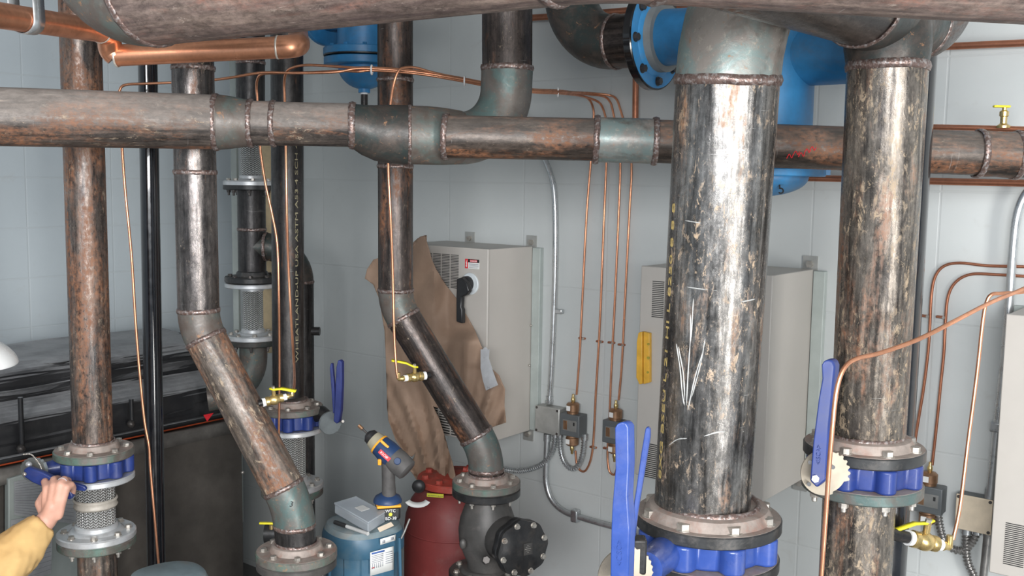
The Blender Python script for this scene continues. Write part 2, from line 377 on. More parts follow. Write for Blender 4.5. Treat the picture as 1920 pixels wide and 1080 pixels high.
def arc(p0, c, p1, R, seg=12):
    """fillet at corner c; returns points"""
    a = (p0 - c).normalized(); b = (p1 - c).normalized(); th = a.angle(b); d = R / math.tan(th / 2)
    d = min(d, (p0 - c).length * .98, (p1 - c).length * .98); R = d * math.tan(th / 2)
    ctr = c + (a + b).normalized() * (R / math.sin(th / 2)); s = c + a * d; e = c + b * d; out = []
    v0 = s - ctr; v1 = e - ctr; ph = v0.angle(v1)
    for k in range(seg + 1):
        t = k / seg; out.append(ctr + (v0 * math.sin((1 - t) * ph) + v1 * math.sin(t * ph)) / math.sin(ph))
    return out
def weld(parent, p, ax, R, w=.006, n=72, name='weld_bead', m='weld'):
    F = frame(ax); g = G(); prof = 6; vs = []; fs = []; sd = random.random() * 50
    for k in range(n):
        a = 2 * PI * k / n; j = noise.noise(Vector((math.cos(a) * 5 + sd, math.sin(a) * 5, sd))) ; rip = .25 * abs(math.sin(k * 2.1))
        for i in range(prof):
            b = 2 * PI * i / prof; rr = R - w * .3 + w * .48 * math.cos(b) * (1 + .4 * j + rip); zz = w * 1.25 * math.sin(b) + j * w * .25
            vs.append(Vector(p) + F @ Vector((math.cos(a) * rr, math.sin(a) * rr, zz)))
    for k in range(n):
        for i in range(prof): fs.append((k * prof + i, ((k + 1) % n) * prof + i, ((k + 1) % n) * prof + (i + 1) % prof, k * prof + (i + 1) % prof))
    g.add(vs, fs); return g.build(name, m, parent, ang=80)
def sections(a, b, n=10): return [lerp(a, b, i / n) for i in range(n + 1)]
def pipe(parent, a, b, r, m, n=48, name='pipe_section', **k):
    L = (Vector(b) - Vector(a)).length
    return G().tube(sections(a, b, max(2, int(L / .1))), r, n).build(name, m, parent, **k)
# ---- bolts
def boltmesh(r, h, stud=0.0, shaft=.0):
    g = G(); hp = [Vector((r * math.cos(PI / 3 * k), r * math.sin(PI / 3 * k), 0)) for k in range(6)]
    g.prism(hp, (0, 0, h)); g.lathe([(r * 1.25, -.001), (r * 1.25, .001)], (0, 0, 0), n=18)
    if stud: g.lathe([(r * .55, h), (r * .55, h + stud * .8), (r * .4, h + stud)], (0, 0, 0), n=12)
    me = bpy.data.meshes.new('bolt'); me.from_pydata(g.v, [], g.f); me.polygons.foreach_set('use_smooth', [False] * len(g.f)); return me
BM = {}
def bm_(r, h, stud, m):
    k = (round(r, 4), round(h, 4), stud, m)
    if k not in BM: me = boltmesh(r, h, stud); me.materials.append(M[m]); BM[k] = me
    return BM[k]
def flange(parent, c, ax, R, t, nb=8, hub=None, mrim='greenf', mtop='flgtop', br=.009, up=True, dn=False, phase=.2, bc=None, name='flange', mb='bolt', label=None, drop=.0, hubh=.018):
    """c = centre of the face on the +ax side"""
    ax = Vector(ax).normalized(); c = Vector(c); g = G(); b = .003; hub = hub or R * .55
    g.mi = 0; g.lathe([(R - b, 0), (R, -b), (R, -t + b), (R - b, -t)], c, ax, 56)
    g.mi = 1; g.lathe([(R - b, -.0002), (R - b, .0006), (hub * 1.18, .0012), (hub * 1.08, hubh), (hub, hubh * 1.15)], c, ax, 56)
    f = g.build(name, [mrim, mtop], parent, label=label)
    F = frame(ax); bc = bc or R * .80
    for k in range(nb):
        a = 2 * PI * (k + phase) / nb; q = F @ Vector((math.cos(a) * bc, math.sin(a) * bc, 0))
        if up: inst(bm_(br, br * .95, 0, mb), 'bolt', f, c + q + ax * .0015, F @ Matrix.Rotation(random.random() * 3, 3, 'Z'))
        if dn:
            F2 = frame(-ax); inst(bm_(br, br * 1.1, .012, mb), 'nut', f, c + q - ax * (t + drop + .0015), F2 @ Matrix.Rotation(random.random() * 3, 3, 'Z'))
    return f
UPV = Vector((0, 0, 1))
def lugbody(parent, c, R, t, nb, m, phase=.2, r0=.80, name='valve_body'):
    """lug style wafer body, c = centre of upper face"""
    out = []; N = nb * 16
    for k in range(N):
        a = 2 * PI * k / N; d = ((a - 2 * PI * phase / nb) / (2 * PI / nb)) % 1; d = min(d, 1 - d)
        l = max(0, 1 - (d / .27) ** 2); out.append((a, R * (r0 + (1 - r0) * (l ** .5 if l > 0 else 0))))
    F = frame(UPV); pts = [Vector(c) + F @ Vector((math.cos(a) * r, math.sin(a) * r, 0)) for a, r in out]
    return G().prism(pts, (0, 0, -t)).build(name, m, parent, bevel=.006, seg=3, ang=50)
def platepx(g, pxs, Y, ext):
    g.prism([P(x, y, Y) for x, y in pxs], ext); return g
def ribbed(pts, r, pitch=.0105, n=14, amp=.2):
    pts = spline(pts, 10); L = [0]
    for i in range(1, len(pts)): L.append(L[-1] + (pts[i] - pts[i - 1]).length)
    N = int(L[-1] / pitch * 4); out = []; rs = []; j = 0
    for i in range(N + 1):
        s = L[-1] * i / N
        while j < len(L) - 2 and L[j + 1] < s: j += 1
        out.append(lerp(pts[j], pts[j + 1], (s - L[j]) / max(1e-9, L[j + 1] - L[j]))); rs.append(r * (1 + amp * (1 if i % 4 in (0, 1) else -1)))
    return G().tube(out, rs, n)

# ================================================================== SETTING
CEIL = 3.05
def wallmesh(name, a, b, z0, z1, th, nrm, m):
    # box wall whose inner face runs a->b; UV in metres on the inner face
    a = Vector((a.x, a.y, z0)); b = Vector((b.x, b.y, z0)); L = (b - a).length; h = z1 - z0; n = -nrm * th
    vs = [a, b, b + UPV * h, a + UPV * h]; vs += [v + n for v in vs]
    g = G(); g.add(vs, [(0, 1, 2, 3), (5, 4, 7, 6), (4, 0, 3, 7), (1, 5, 6, 2), (3, 2, 6, 7), (4, 5, 1, 0)], [((0, z0), (L, z0), (L, z1), (0, z1))] + [None] * 5)
    return g.build(name, m, kind='structure', flat=True)
# phase of the block joints, measured at one vertical and one horizontal joint
pj = PW(843, 300); ju = (pj - CORNER).dot(WU); jz = PW(650, 500).z
M['wr'] = wallm('painted_block_grey', (.48, .502, .498), (.53, .548, .54), ju % .4064, jz % .41, .41)
_l = hit(208, 300, CORNER, WU); lu = (_l - CORNER).dot(WN)
M['wl'] = wallm('painted_block_daylight_tint', (.46, .51, .54), (.50, .55, .575), lu % .4064, (hit(0, 525, CORNER, WU)).z % .2215)  # side wall copy of the paint, cool daylight tint put into its colour
wallmesh('wall_back', CORNER, CORNER + WU * 6.2, 0, CEIL, .2, WN, M['wr'])
wallmesh('wall_left', CORNER + WN * 5.5, CORNER, 0, CEIL, .2, WU, M['wl'])
# left wall uv starts at far end from the corner: shift phase
_m = M['wl'].node_tree.nodes
for q in _m:
    if q.type == 'MAPPING' and abs(q.inputs['Location'].default_value[0]) > 1e-6: q.inputs['Location'].default_value[0] = -((5.5 - lu) % .4064)
fl = [CORNER, CORNER + WU * 6.2, CORNER + WU * 6.2 + WN * 5.5, CORNER + WN * 5.5]
M['floor'] = plain('concrete_floor', (.13, .125, .12), .7, 0, .2, 3, .1)
M['ceil'] = plain('ceiling_white', (.55, .56, .56), .8, 0, .05)
G().prism([Vector((p.x, p.y, 0)) for p in fl], (0, 0, -.1)).build('floor', 'floor', kind='structure', flat=True)
G().prism([Vector((p.x, p.y, CEIL)) for p in fl], (0, 0, .1)).build('ceiling', 'ceil', kind='structure', flat=True)

# ================================================================== RISERS
def zline(a, b, z): t = (z - a.z) / (b.z - a.z); return a + (b - a) * t
R4 = .0572
# --- rusty riser at the frame's left side
Y = 2.98; a = P(152, 100, Y); b = P(174, 826, Y)
t1 = thing('steel_riser', 'rusty four inch steel riser with orange streaks ending in a green-rimmed flange above the hand', 'pipe', b)
pipe(t1, zline(a, b, CEIL), b, R4, 's_left')
fc = P(178, 840, Y); fc.x = (b.x + fc.x) / 2
weld(t1, fc + UPV * .020, UPV, R4 + .003, .006)
flange(t1, fc, UPV, .1145, .024, 8, R4 + .006, phase=.35)
def lowpipe(parent, c, ztop, r, m, y=0): pipe(parent, Vector((c.x, c.y, ztop)), Vector((c.x, c.y, 0.0)), r, m)
def connector(label, c, ztop, zbot, r=.05, R=.114, tape=False, group=None, loose=False, dn=False):
    """braided flexible connector between two pale flanges"""
    t = thing('flexible_connector', label, 'hose', Vector((c.x, c.y, zbot)), group)
    flange(t, Vector((c.x, c.y, ztop)), UPV, R, .018, 0, r + .004, 'alu', 'alu', up=False, hubh=.0)
    n = int((ztop - zbot) / .012)
    g = G().tube([Vector((c.x, c.y, z)) for z in [ztop - .018 - (ztop - .018 - zbot - .012) * i / n for i in range(n + 1)]], r, 56); g.build('braid', 'braid', t)
    G().lathe([(r + .006, 0), (r + .006, .02), (r + .001, .024)], (c.x, c.y, zbot), n=40).build('collar', 'alu', t)
    G().lathe([(r + .004, 0), (r + .004, -.014)], (c.x, c.y, ztop - .018), n=40).build('collar', 'alu', t)
    flange(t, Vector((c.x, c.y, zbot)), UPV, R, .02, 8, r + .012, 'alu', 'alu', br=.009, phase=.4, hubh=.008)
    if tape:
        rf = lambda i, k: 1 + .03 * noise.noise(Vector((i * .7, k * .5, 0))) + (.05 if i in (1, 4) else 0)
        zz = ztop - .072; G().tube([Vector((c.x, c.y, zz - .006 * i)) for i in range(6)], r + .004, 40, False, rf).build('tape_band', plain('crumpled_beige_tape', (.42, .38, .33), .5, .1, .2, 30), t, label='crumpled beige tape wound round the braid', solid=.001)
    return t
z0 = fc.z
c1 = connector('braided stainless hose behind the hand, bound with beige tape, in the riser nearest the person', fc, z0 - .079, z0 - .256, .056, .114, True)
tl = thing('steel_riser', 'short lower riser below the taped braided hose, with rusty green flange', 'pipe', Vector((fc.x, fc.y, 0)))
flange(tl, Vector((fc.x, fc.y, z0 - .277)), UPV, .113, .024, 8, R4, up=False, dn=True, phase=.4, mtop='greenf', hubh=0)
lowpipe(tl, fc, z0 - .30, R4, 's_diag')
# --- butterfly valve held by the person
vb = thing('butterfly_valve', 'blue butterfly valve whose lever the gloveless hand grips', 'valve', Vector((fc.x, fc.y, z0 - .078)))
lugbody(vb, Vector((fc.x, fc.y, z0 - .0255)), .113, .051, 8, 'blue', .35)
zc = z0 - .052
nk = G(); a0 = Vector((fc.x - .085, fc.y - .02, zc)); a1 = P(62, 884, 2.92)
nk.tube([a0, lerp(a0, a1, .5), a1], [.03, .022, .026], 20); nk.build('valve_neck', 'blue', vb)
g = G(); hp = P(58, 884, 2.87)
pts = []
for k in range(40):
    a = 2 * PI * k / 40; r = .036 * (1 + (.07 if (k % 2 == 0 and 2 < k < 20) else 0)); pts.append(hp + Vector((math.cos(a) * r, .012, math.sin(a) * r)))
g.prism(pts, (.006, .006, 0)); g.build('notch_plate', 'zincgrey', vb)
g = G(); platepx(g, [(44, 880), (52, 876), (80, 886), (118, 905), (133, 922), (137, 932), (130, 938), (122, 934), (100, 922), (60, 905), (44, 894)], 2.79, (0, .02, .0)); g.build('lever_handle', 'blue', vb, bevel=.004)
g = G(); platepx(g, [(70, 886), (110, 898), (145, 908), (158, 912), (162, 917), (158, 922), (145, 920), (110, 912), (76, 900)], 2.825, (0, .012, 0)); g.build('squeeze_lever', 'blue', vb, bevel=.003)
G().sph(P(46, 889, 2.785), .006, 12).build('pivot_bolt', 'bolt', vb)
# chain and ball ring over the lever
ch = thing('bead_chain', 'small bead chain with steel ball hanging beside the blue lever neck', 'chain', P(55, 876, 2.85))
bp = spline([P(x, y, 2.83) for x, y in [(44, 852), (58, 852), (68, 862), (76, 874), (79, 886)]], 5)
g = G()
for q in bp: g.sph(q, .0025, 8)
g.build('chain', 'bolt', ch); G().sph(P(54, 871, 2.82), .009, 20).build('ball', 'silver', ch)

# --- black lacquered narrow pipe
a = P(277, 130, 3.3); b = P(292, 1000, 3.3)
G().tube(sections(zline(a, b, CEIL), zline(a, b, 0), 8), .0302, 40).build('black_pipe', 'blackpipe', None, 'slim glossy black pipe standing between the rusty riser and the offset riser', 'pipe')

# --- offset riser E
Y = 2.84
e0 = P(361, 110, Y); e1 = P(373, 610, Y); e2 = P(549, 948, Y - .05); e3 = P(556, 1030, Y - .05)
tE = thing('offset_riser', 'riser with a long diagonal offset and green lower elbow marked 3 above a bolted flange', 'pipe', e3)
top = zline(e0, e1, CEIL)
A1 = arc(top, e1, e2, .17); A2 = arc(e1, e2, e3, .26)
pipe(tE, top, P(366, 323, Y), R4, 's_mid'); pipe(tE, P(366, 323, Y), A1[0], R4, 's_mid')
G().tube(A1, R4 + .0005, 48).build('elbow', 'green2', tE); pipe(tE, A1[-1], A2[0], R4, 's_diag')
G().tube(A2, R4 + .0015, 48).build('elbow', 'green', tE, label='green painted elbow marked 3'); ffc = e3 + UPV * -.0
pipe(tE, A2[-1], ffc, R4, 's_dark')
for p, d in ((P(362, 128, Y), UPV), (P(366, 323, Y), UPV), (A1[0], A1[1] - A1[0]), (A1[-1], A1[-1] - A1[-2]), (A2[0], A2[1] - A2[0]), (A2[-1], UPV)): weld(tE, p, d, R4 + .002, .006)
weld(tE, ffc + UPV * .02, UPV, R4 + .003, .006)
flange(tE, ffc, UPV, .1145, .024, 8, R4 + .007, phase=.3)
g = G(); tp = P(594, 968, 2.72); textg(g, '3', .022, lerp(A2[4], A2[5], .5) + Vector((.012, -R4 - .0012, .004)), (1, 0, 0), (.2, .1, 1), .0006); g.build('chalk_mark', 'blackpl', tE)
tE2 = thing('pump_nozzle', 'dark grey flanged nozzle under the green-elbow riser', 'pipe', Vector((ffc.x, ffc.y, 0)))
flange(tE2, Vector((ffc.x, ffc.y, ffc.z - .0255)), UPV, .113, .024, 8, R4, 'cast', 'cast', up=False, dn=True, phase=.3, hubh=0)
lowpipe(tE2, ffc, ffc.z - .05, R4, 's_dark')

# --- labelled dark riser G
Y = 3.65
g0 = P(538, 130, Y); g1 = P(541, 742, Y)
tG = thing('steel_riser', 'tall dark steel riser stencilled with pipe markings, ending above the back blue valve', 'pipe', g1)
gt = zline(g0, g1, CEIL); pipe(tG, gt, g1, R4, 's_dark')
gf = P(552, 760, Y); gf = (gf + Vector((g1.x, g1.y, gf.z))) / 2
weld(tG, gf + UPV * .02, UPV, R4 + .003, .006); flange(tG, gf, UPV, .1145, .024, 8, R4 + .006, phase=.1)
g = G(); ax = (gt - g1).normalized()
cvec = Vector((math.sin(math.radians(52)) , -math.cos(math.radians(52)), 0)); 
camdir = (CAM - Vector((g1.x, g1.y, 2.1))); camdir.z = 0; camdir.normalize()
def stencil(parent, axis0, axis1, px, py0, py1, R, txt, size, ang, m, flip=False, sx=1.0):
    """stencilled line running up a vertical pipe between two heights"""
    cd_ = Vector((-axis0.x, -axis0.y, 0)).normalized(); r_ = Matrix.Rotation(ang, 3, 'Z') @ cd_
    side = UPV.cross(r_) * -1; g = G(); st = axis0 + r_ * (R + .0004)
    textg(g, txt, size, st, (axis1 - axis0).normalized(), side, .0004, (None, R, r_), sx=sx); return g.build('stencilled_marking', m, parent)
M['stencil'] = plain('yellow_grey_stencil', (.27, .24, .15), .6, 0, .3, 60)
M['stencily'] = plain('faded_yellow_stencil', (.52, .38, .14), .6, 0, .3, 60)
s0 = zline(g0, g1, P(567, 676, Y).z); stencil(tG, s0, gt, 0, 0, 0, R4, 'WHEATLAND-UP USA ASTM A53 4 SCH 40 GR B', .0165, math.radians(38), 'stencil', sx=2.6)
zg = gf.z
c2 = connector('braided stainless hose under the back blue valve, partly hidden by the diagonal pipe', Vector((gf.x, gf.y, 0)), zg - .079, zg - .29, .050)
tg2 = thing('steel_riser', 'short lower riser under the back braided hose, green-rimmed flange on top', 'pipe', Vector((gf.x, gf.y, 0)))
flange(tg2, Vector((gf.x, gf.y, zg - .311)), UPV, .113, .024, 8, R4, up=False, dn=True, phase=.4, mtop='greenf', hubh=0); lowpipe(tg2, gf, zg - .335, R4, 's_dark')
v2 = thing('butterfly_valve', 'dark blue butterfly valve on the stencilled riser, its lever upright against the wall', 'valve', Vector((gf.x, gf.y, zg - .078)))
lugbody(v2, Vector((gf.x, gf.y, zg - .0255)), .113, .051, 8, 'blue', .1)
q0 = Vector((gf.x + .09, gf.y, zg - .03)); q1 = P(615, 785, 3.62)
G().tube([q0, lerp(q0, q1, .5) + UPV * .01, q1], [.032, .028, .026], 20).build('valve_neck', 'castdk', v2)
g = G(); pc = P(620, 793, 3.6); pts = []
for k in range(44):
    a = 2 * PI * k / 44; r = .042 * (1 + (.06 if (k % 2 == 0 and (k > 36 or k < 12)) else 0)); pts.append(pc + Vector((math.cos(a) * r * .8, math.cos(a) * r * .6, math.sin(a) * r)))
g.prism(pts, (-.006, .004, 0)); g.build('notch_plate', 'zincgrey', v2)
g = G(); platepx(g, [(633, 676), (637, 675), (641, 679), (641, 720), (639, 770), (636, 790), (631, 795), (625, 790), (628, 740), (630, 690)], 3.56, (.006, .02, 0)); g.build('lever_handle', 'bluedk', v2, bevel=.003)
g = G(); platepx(g, [(620, 681), (623, 682), (628, 740), (630, 775), (624, 775), (621, 730), (618, 690)], 3.57, (.004, .014, 0)); g.build('squeeze_lever', 'bluedk', v2, bevel=.002)
G().cyl(P(643, 790, 3.55), P(636, 790, 3.6), .005, 10).build('pivot_bolt', 'bolt', v2)

# --- far pair F : connectors, wye, elbow
Y = 4.2
tF = thing('far_riser', 'dark far riser in the corner above the upper braided hose', 'pipe', P(470, 275, Y))
fa = P(470, 262, Y); pipe(tF, zline(P(470, 110, Y), P(470, 262, Y), CEIL), fa, R4, 's_dark'); weld(tF, P(470, 118, Y), UPV, R4 + .002)
fx = fa.x; fy = Y
def zf(y): return P(470, y, Y).z
cF1 = connector('upper of the two far braided hoses in the corner, mostly behind the header', Vector((fx, fy, 0)), zf(215), zf(339), .042, .113)
tF2 = thing('wye_fitting', 'dark pipe wye between the two far braided hoses, with flanges above and below', 'pipe', Vector((fx, fy, zf(520))))
flange(tF2, Vector((fx, fy, zf(346))), UPV, .113, .022, 8, R4, 'flgblack', 'flgblack', up=False, dn=True, hubh=0, mb='boltdark')
pipe(tF2, Vector((fx, fy, zf(350))), Vector((fx, fy, zf(515))), R4, 's_dark'); weld(tF2, Vector((fx, fy, zf(430))), UPV, R4 + .002)
flange(tF2, Vector((fx, fy, zf(518))), UPV, .113, .022, 8, R4, 'flgblack', 'flgblack', hubh=.02, mb='boltdark')
wa = Vector((fx, fy, zf(462))); wb = P(562, 478, 4.25); wc = Vector((wb.x, wb.y, 0))
g = G(); AA = arc(wa, Vector((wb.x, wb.y, wa.z - .0)), Vector((wb.x, wb.y, 0)), .15); g.tube([wa + Vector((.0, 0, 0))] + AA, R4, 40); g.build('branch_elbow', 'greend', tF2)
weld(tF2, wa + Vector((.058, 0, 0)), (1, 0, 0), R4 + .003); weld(tF2, AA[-1], UPV, R4 + .002)
pipe(tF2, AA[-1], wc, R4, 's_dark'); G().cyl(Vector((wb.x + .05, wb.y - .01, zf(622))), Vector((wb.x + .085, wb.y - .01, zf(622))), .018, 16).build('stub', 's_dark', tF2)
cF2 = connector('lower of the two far braided hoses in the corner, beside the stencilled riser', Vector((fx, fy, 0)), zf(530), zf(626), .042, .113)
tF3 = thing('far_elbow', 'dark flanged elbow below the lower far braided hose', 'pipe', Vector((fx, fy, zf(640))))
flange(tF3, Vector((fx, fy, zf(635))), UPV, .113, .022, 8, R4, 'greend', 'greend', up=False, dn=True, hubh=0, mb='boltdark')
q = Vector((fx, fy, zf(645))); q2 = Vector((fx, fy, zf(645) - .2)); q3 = q2 + Vector((-.18, -.05, -.02))
AA = arc(q, q2, q3, .16); G().tube([q] + AA + [q3], R4, 40).build('elbow', 'green2', tF3)
tw = G(); pA = P(496, 270, 4.5); pB = P(496, 640, 4.5); tw.box((pA + Vector((pB.x, pB.y, pB.z))) / 2 + Vector((0, 0, .0)), (.075, .03, abs(pA.z - pB.z) + .1)); tw.build('wood_board', 'wood', None, 'pale upright wooden board behind the far braided hoses', 'board', bevel=.002)
sp_ = P(440, 300, 4.6); G().box((sp_.x, sp_.y, 1.75), (.028, .03, 2.55)).build('wall_channel', 'cabinetd', None, 'thin grey painted metal strut standing in the room corner', 'strut', bevel=.003)

# --- riser H with elbow, check valve
Y = 3.33
h0 = P(741, 100, Y); h1 = P(742, 572, Y); h2 = P(911, 846, Y - .04); h3 = P(912, 900, Y - .04)
tH = thing('offset_riser', 'brown-black offset riser in front of the paper-wrapped cabinet, dropping to the check valve', 'pipe', h3)
ht = zline(h0, h1, CEIL); A1 = arc(ht, h1, h2, .17); A2 = arc(h1, h2, h3, .22)
w1 = zline(h0, h1, P(741, 312, Y).z); w2 = zline(h0, h1, P(741, 150, Y).z)
pipe(tH, ht, w2, R4, 's_tor'); pipe(tH, w2, w1, R4, 's_tor'); pipe(tH, w1, A1[0], R4, 's_tor'); G().tube(A1, R4 + .0005, 48).build('elbow', 'green2', tH)
pipe(tH, A1[-1], A2[0], R4, 's_tor'); G().tube(A2, R4 + .001, 48).build('elbow', 'green', tH, label='green lower elbow'); pipe(tH, A2[-1], h3 - UPV * .0, R4, 's_tor')
for p, d in ((w1, UPV), (w2, UPV), (A1[0], UPV), (A1[-1], A1[-1] - A1[-2]), (A2[0], A2[1] - A2[0]), (A2[-1], UPV)): weld(tH, p, d, R4 + .002, .006)
weld(tH, h3 + UPV * .02, UPV, R4 + .004, .006); flange(tH, h3, UPV, .114, .024, 8, R4 + .008, phase=.35)
cv = thing('check_valve', 'black cast iron swing check valve with round bolted side cover', 'valve', Vector((h3.x, h3.y, h3.z - .33)))
flange(cv, h3 - UPV * .025, UPV, .114, .026, 8, R4, 'castdk', 'castdk', up=False, dn=True, phase=.35, hubh=0, br=.0085)
bc_ = Vector((h3.x + .005, h3.y, h3.z - .05))
G().lathe([(.062, 0), (.066, -.012), (.078, -.04), (.092, -.08), (.097, -.12), (.094, -.16), (.08, -.2), (.066, -.23), (.064, -.26)], bc_, n=48).build('body', 'cast', cv)
n_ = Vector((.48, -.86, .06)).normalized(); cc = P(977, 1026, 3.14)
nb_ = G(); nb_.cyl(bc_ + Vector((.02, 0, -.13)), cc - n_ * .02, .07, 40, .078); nb_.build('bonnet_neck', 'cast', cv)
def octo(a, r, z): return 1 + .035 * math.cos(8 * a)
g = G(); g.lathe([(.088, -.03), (.090, -.026), (.090, -.005), (.086, 0)], cc, n_, 64, octo); g.build('body_rim', 'castdk', cv)
g = G(); g.lathe([(.089, .001), (.090, .004), (.089, .016), (.070, .019), (.060, .024), (.0, .026)], cc, n_, 64, octo); cov = g.build('cover', 'castdk', cv)
F = frame(n_)
for k in range(8):
    a = 2 * PI * (k + .25) / 8; inst(bm_(.0078, .009, 0, 'bolt'), 'bolt', cov, cc + F @ Vector((math.cos(a) * .079, math.sin(a) * .079, 0)) + n_ * .018, F)
rgt = UPV.cross(n_).normalized(); upn = n_.cross(rgt)
g = G(); q = cc + n_ * .0255 + rgt * .010; g.box(q, (.030, .036, .002), (rgt, upn, n_)); 
for a_, b_, w_, h_ in ((0, .018, .032, .002), (0, -.018, .032, .002), (.015, 0, .002, .036), (-.015, 0, .002, .036)): g.box(q + rgt * a_ + upn * b_ + n_ * .001, (w_, h_, .003), (rgt, upn, n_))
pl = g.build('nameplate', 'cast', cv)
g = G(); g.box(q + n_ * .0015, (.022, .0015, .001), (rgt, upn, n_))
for k in (-1, 1): g.sph(q + upn * .011 * k + n_ * .0015, .002, 8); g.box(q + upn * .006 * k + n_ * .0012, (.016, .001, .001), (rgt, upn, n_))
g.build('raised_lettering', 'bolt', pl)
G().cyl(P(912, 1050, 3.16), P(910, 1052, 3.2), .012, 6).build('drain_plug', 'boltdark', cv); G().sph(P(868, 1020, 3.2), .012, 12, (1, .8, 1.5)).build('cast_boss', 'cast', cv)
flange(cv, Vector((bc_.x - .012, bc_.y, bc_.z - .26)), UPV, .116, .022, 8, R4 + .01, 'castdk', 'cast', phase=.4, hubh=.01)
tH2 = thing('steel_riser', 'riser stub beneath the check valve reaching down out of view', 'pipe', Vector((h3.x, h3.y, 0))); lowpipe(tH2, Vector((bc_.x - .012, bc_.y, 0)), bc_.z - .283, R4, 's_dark')

# --- right hand 8 inch riser
R8 = .1095
b0 = P(1364, 150, 2.20); b1 = P(1316, 950, 2.28)
tB = thing('large_riser', 'largest steel riser, shiny with tan scale and white scratches, green elbow on top', 'pipe', b1)
pipe(tB, b0, b1, R8, 's_big', 96)
cB = b0 + Vector((0, 0, .4)); hdir = Vector((.85, .5, 0)).normalized()
upd = (b0 - b1).normalized(); pts = []
for k in range(13):
    a = PI / 2 * k / 12; pts.append(b0 + upd * (.43 * math.sin(a)) + hdir * (.43 * (1 - math.cos(a))))
G().tube(pts, [R8 + .001] * 13, 96).build('elbow', 'greenl', tB, label='pale green elbow with rust specks')
pipe(tB, pts[-1], pts[-1] + hdir * .25, R8, 's_big', 64)
weld(tB, b0, upd, R8 + .003, .010, 140)
fB = P(1327, 962, 2.28)
weld(tB, fB + UPV * .022, UPV, R8 + .008, .011, 140)
flange(tB, fB, UPV, .168, .028, 8, R8 + .016, 'flgblack', 'flgtop', br=.0155, phase=.28, bc=.140, hubh=.022)
stencil(tB, zline(b1, b0, P(1240, 890, 2.28).z), b0, 0, 0, 0, R8, '8XG BSEU L 21 HI L 8250 8 8 8', .020, math.radians(-60), 'stencily', sx=2.4)
# scratches: bright gouges on the surface
cdB = Vector((-b1.x, -b1.y, 0)).normalized()
M['gouge'] = plain('bright_scraped_steel', (.82, .82, .80), .35, .6, .1)
def onpipe(px, py, R, p0, p1):
    d = ray(px, py); A = (p1 - p0).normalized(); dd = d - A * d.dot(A); oc = CAM - p0; oo = oc - A * oc.dot(A)
    a = dd.dot(dd); b = 2 * dd.dot(oo); c = oo.dot(oo) - R * R; D = max(0, b * b - 4 * a * c); return CAM + d * ((-b - D ** .5) / (2 * a))
g = G()
for line in ([(1268, 645), (1275, 690), (1279, 735), (1283, 760)], [(1272, 650), (1281, 700), (1284, 750)], [(1295, 590), (1294, 640), (1290, 700), (1287, 760)], [(1318, 660), (1308, 690), (1300, 720), (1290, 768)], [(1322, 635), (1314, 680), (1297, 745)],
             [(1265, 410), (1300, 416), (1350, 424)], [(1262, 532), (1300, 540), (1344, 545)], [(1390, 566), (1410, 562), (1432, 555)], [(1300, 560), (1298, 600), (1295, 640)], [(1320, 818), (1350, 810), (1395, 809)], [(1254, 835), (1270, 824), (1288, 822)]):
    L = spline([onpipe(x, y, R8 + .0002, b1, b0) for x, y in line], 5); G().tube(L, [.0003] + [.0009 + .0007 * random.random() for _ in L[2:]] + [.0003], 6).build('scrape_mark', 'gouge', tB, label='bright white scrape mark')
# valve under it
v3 = thing('butterfly_valve', 'large blue butterfly valve with tall lever at the foot of the largest riser', 'valve', Vector((fB.x, fB.y, fB.z - .09)))
lugbody(v3, Vector((fB.x, fB.y, fB.z - .030)), .166, .06, 8, 'blueb', .28)
v3n = G(); q0 = Vector((fB.x - .1, fB.y - .08, fB.z - .06)); q1 = P(1212, 1066, 2.05); v3n.tube([q0, q1], [.04, .035], 24); v3n.build('valve_neck', 'blueb', v3)
g = G(); g.box(P(1195, 1040, 2.0), (.035, .035, .075)); g.build('neck_block', 'castdk', v3, bevel=.005, label='black neck block with a bolt hole')
g = G(); pc = P(1172, 1078, 1.975); pts = []
for k in range(60):
    a = 2 * PI * k / 60; r = .056 * (1 + (.06 if (k % 2 == 0 and (k > 46 or k < 14)) else 0)); pts.append(pc + Vector((math.cos(a) * r, math.cos(a) * r * .25, math.sin(a) * r)))
g.prism(pts, (.0, .006, 0)); g.build('notch_plate', 'zincplate', v3)
g = G(); platepx(g, [(1152, 802), (1157, 794), (1166, 791), (1174, 793), (1179, 801), (1180, 870), (1177, 930), (1181, 990), (1177, 1120), (1143, 1120), (1145, 1000), (1147, 950), (1153, 880)], 1.90, (.014, .018, 0)); lv = g.build('lever_handle', 'blueb', v3, bevel=.004, seg=3)
g = G(); platepx(g, [(1210, 803), (1215, 801), (1219, 806), (1219, 820), (1206, 900), (1196, 960), (1190, 1010), (1182, 1010), (1184, 970), (1192, 920), (1202, 850)], 1.925, (.004, .014, 0)); g.build('squeeze_lever', 'blueb', v3, bevel=.003)
def levertext(parent, px, py, Y, txt, size, m, updir=(-.03, 0, 1)):
    g = G(); textg(g, txt, size, P(px, py, Y), updir, (-1, 0, 0), .0012); return g.build('raised_lettering', m, parent)
levertext(lv, 1167, 1062, 1.899, '<CISO>', .0155, 'blueb')
v3c = thing('large_riser', 'lower stub of the largest riser under the big blue valve', 'pipe', Vector((fB.x, fB.y, 0)))
flange(v3c, Vector((fB.x, fB.y, fB.z - .0915)), UPV, .166, .028, 8, R8, 'flgblack', 'flgtop', up=False, hubh=0); lowpipe(v3c, fB, fB.z - .12, R8, 's_big')

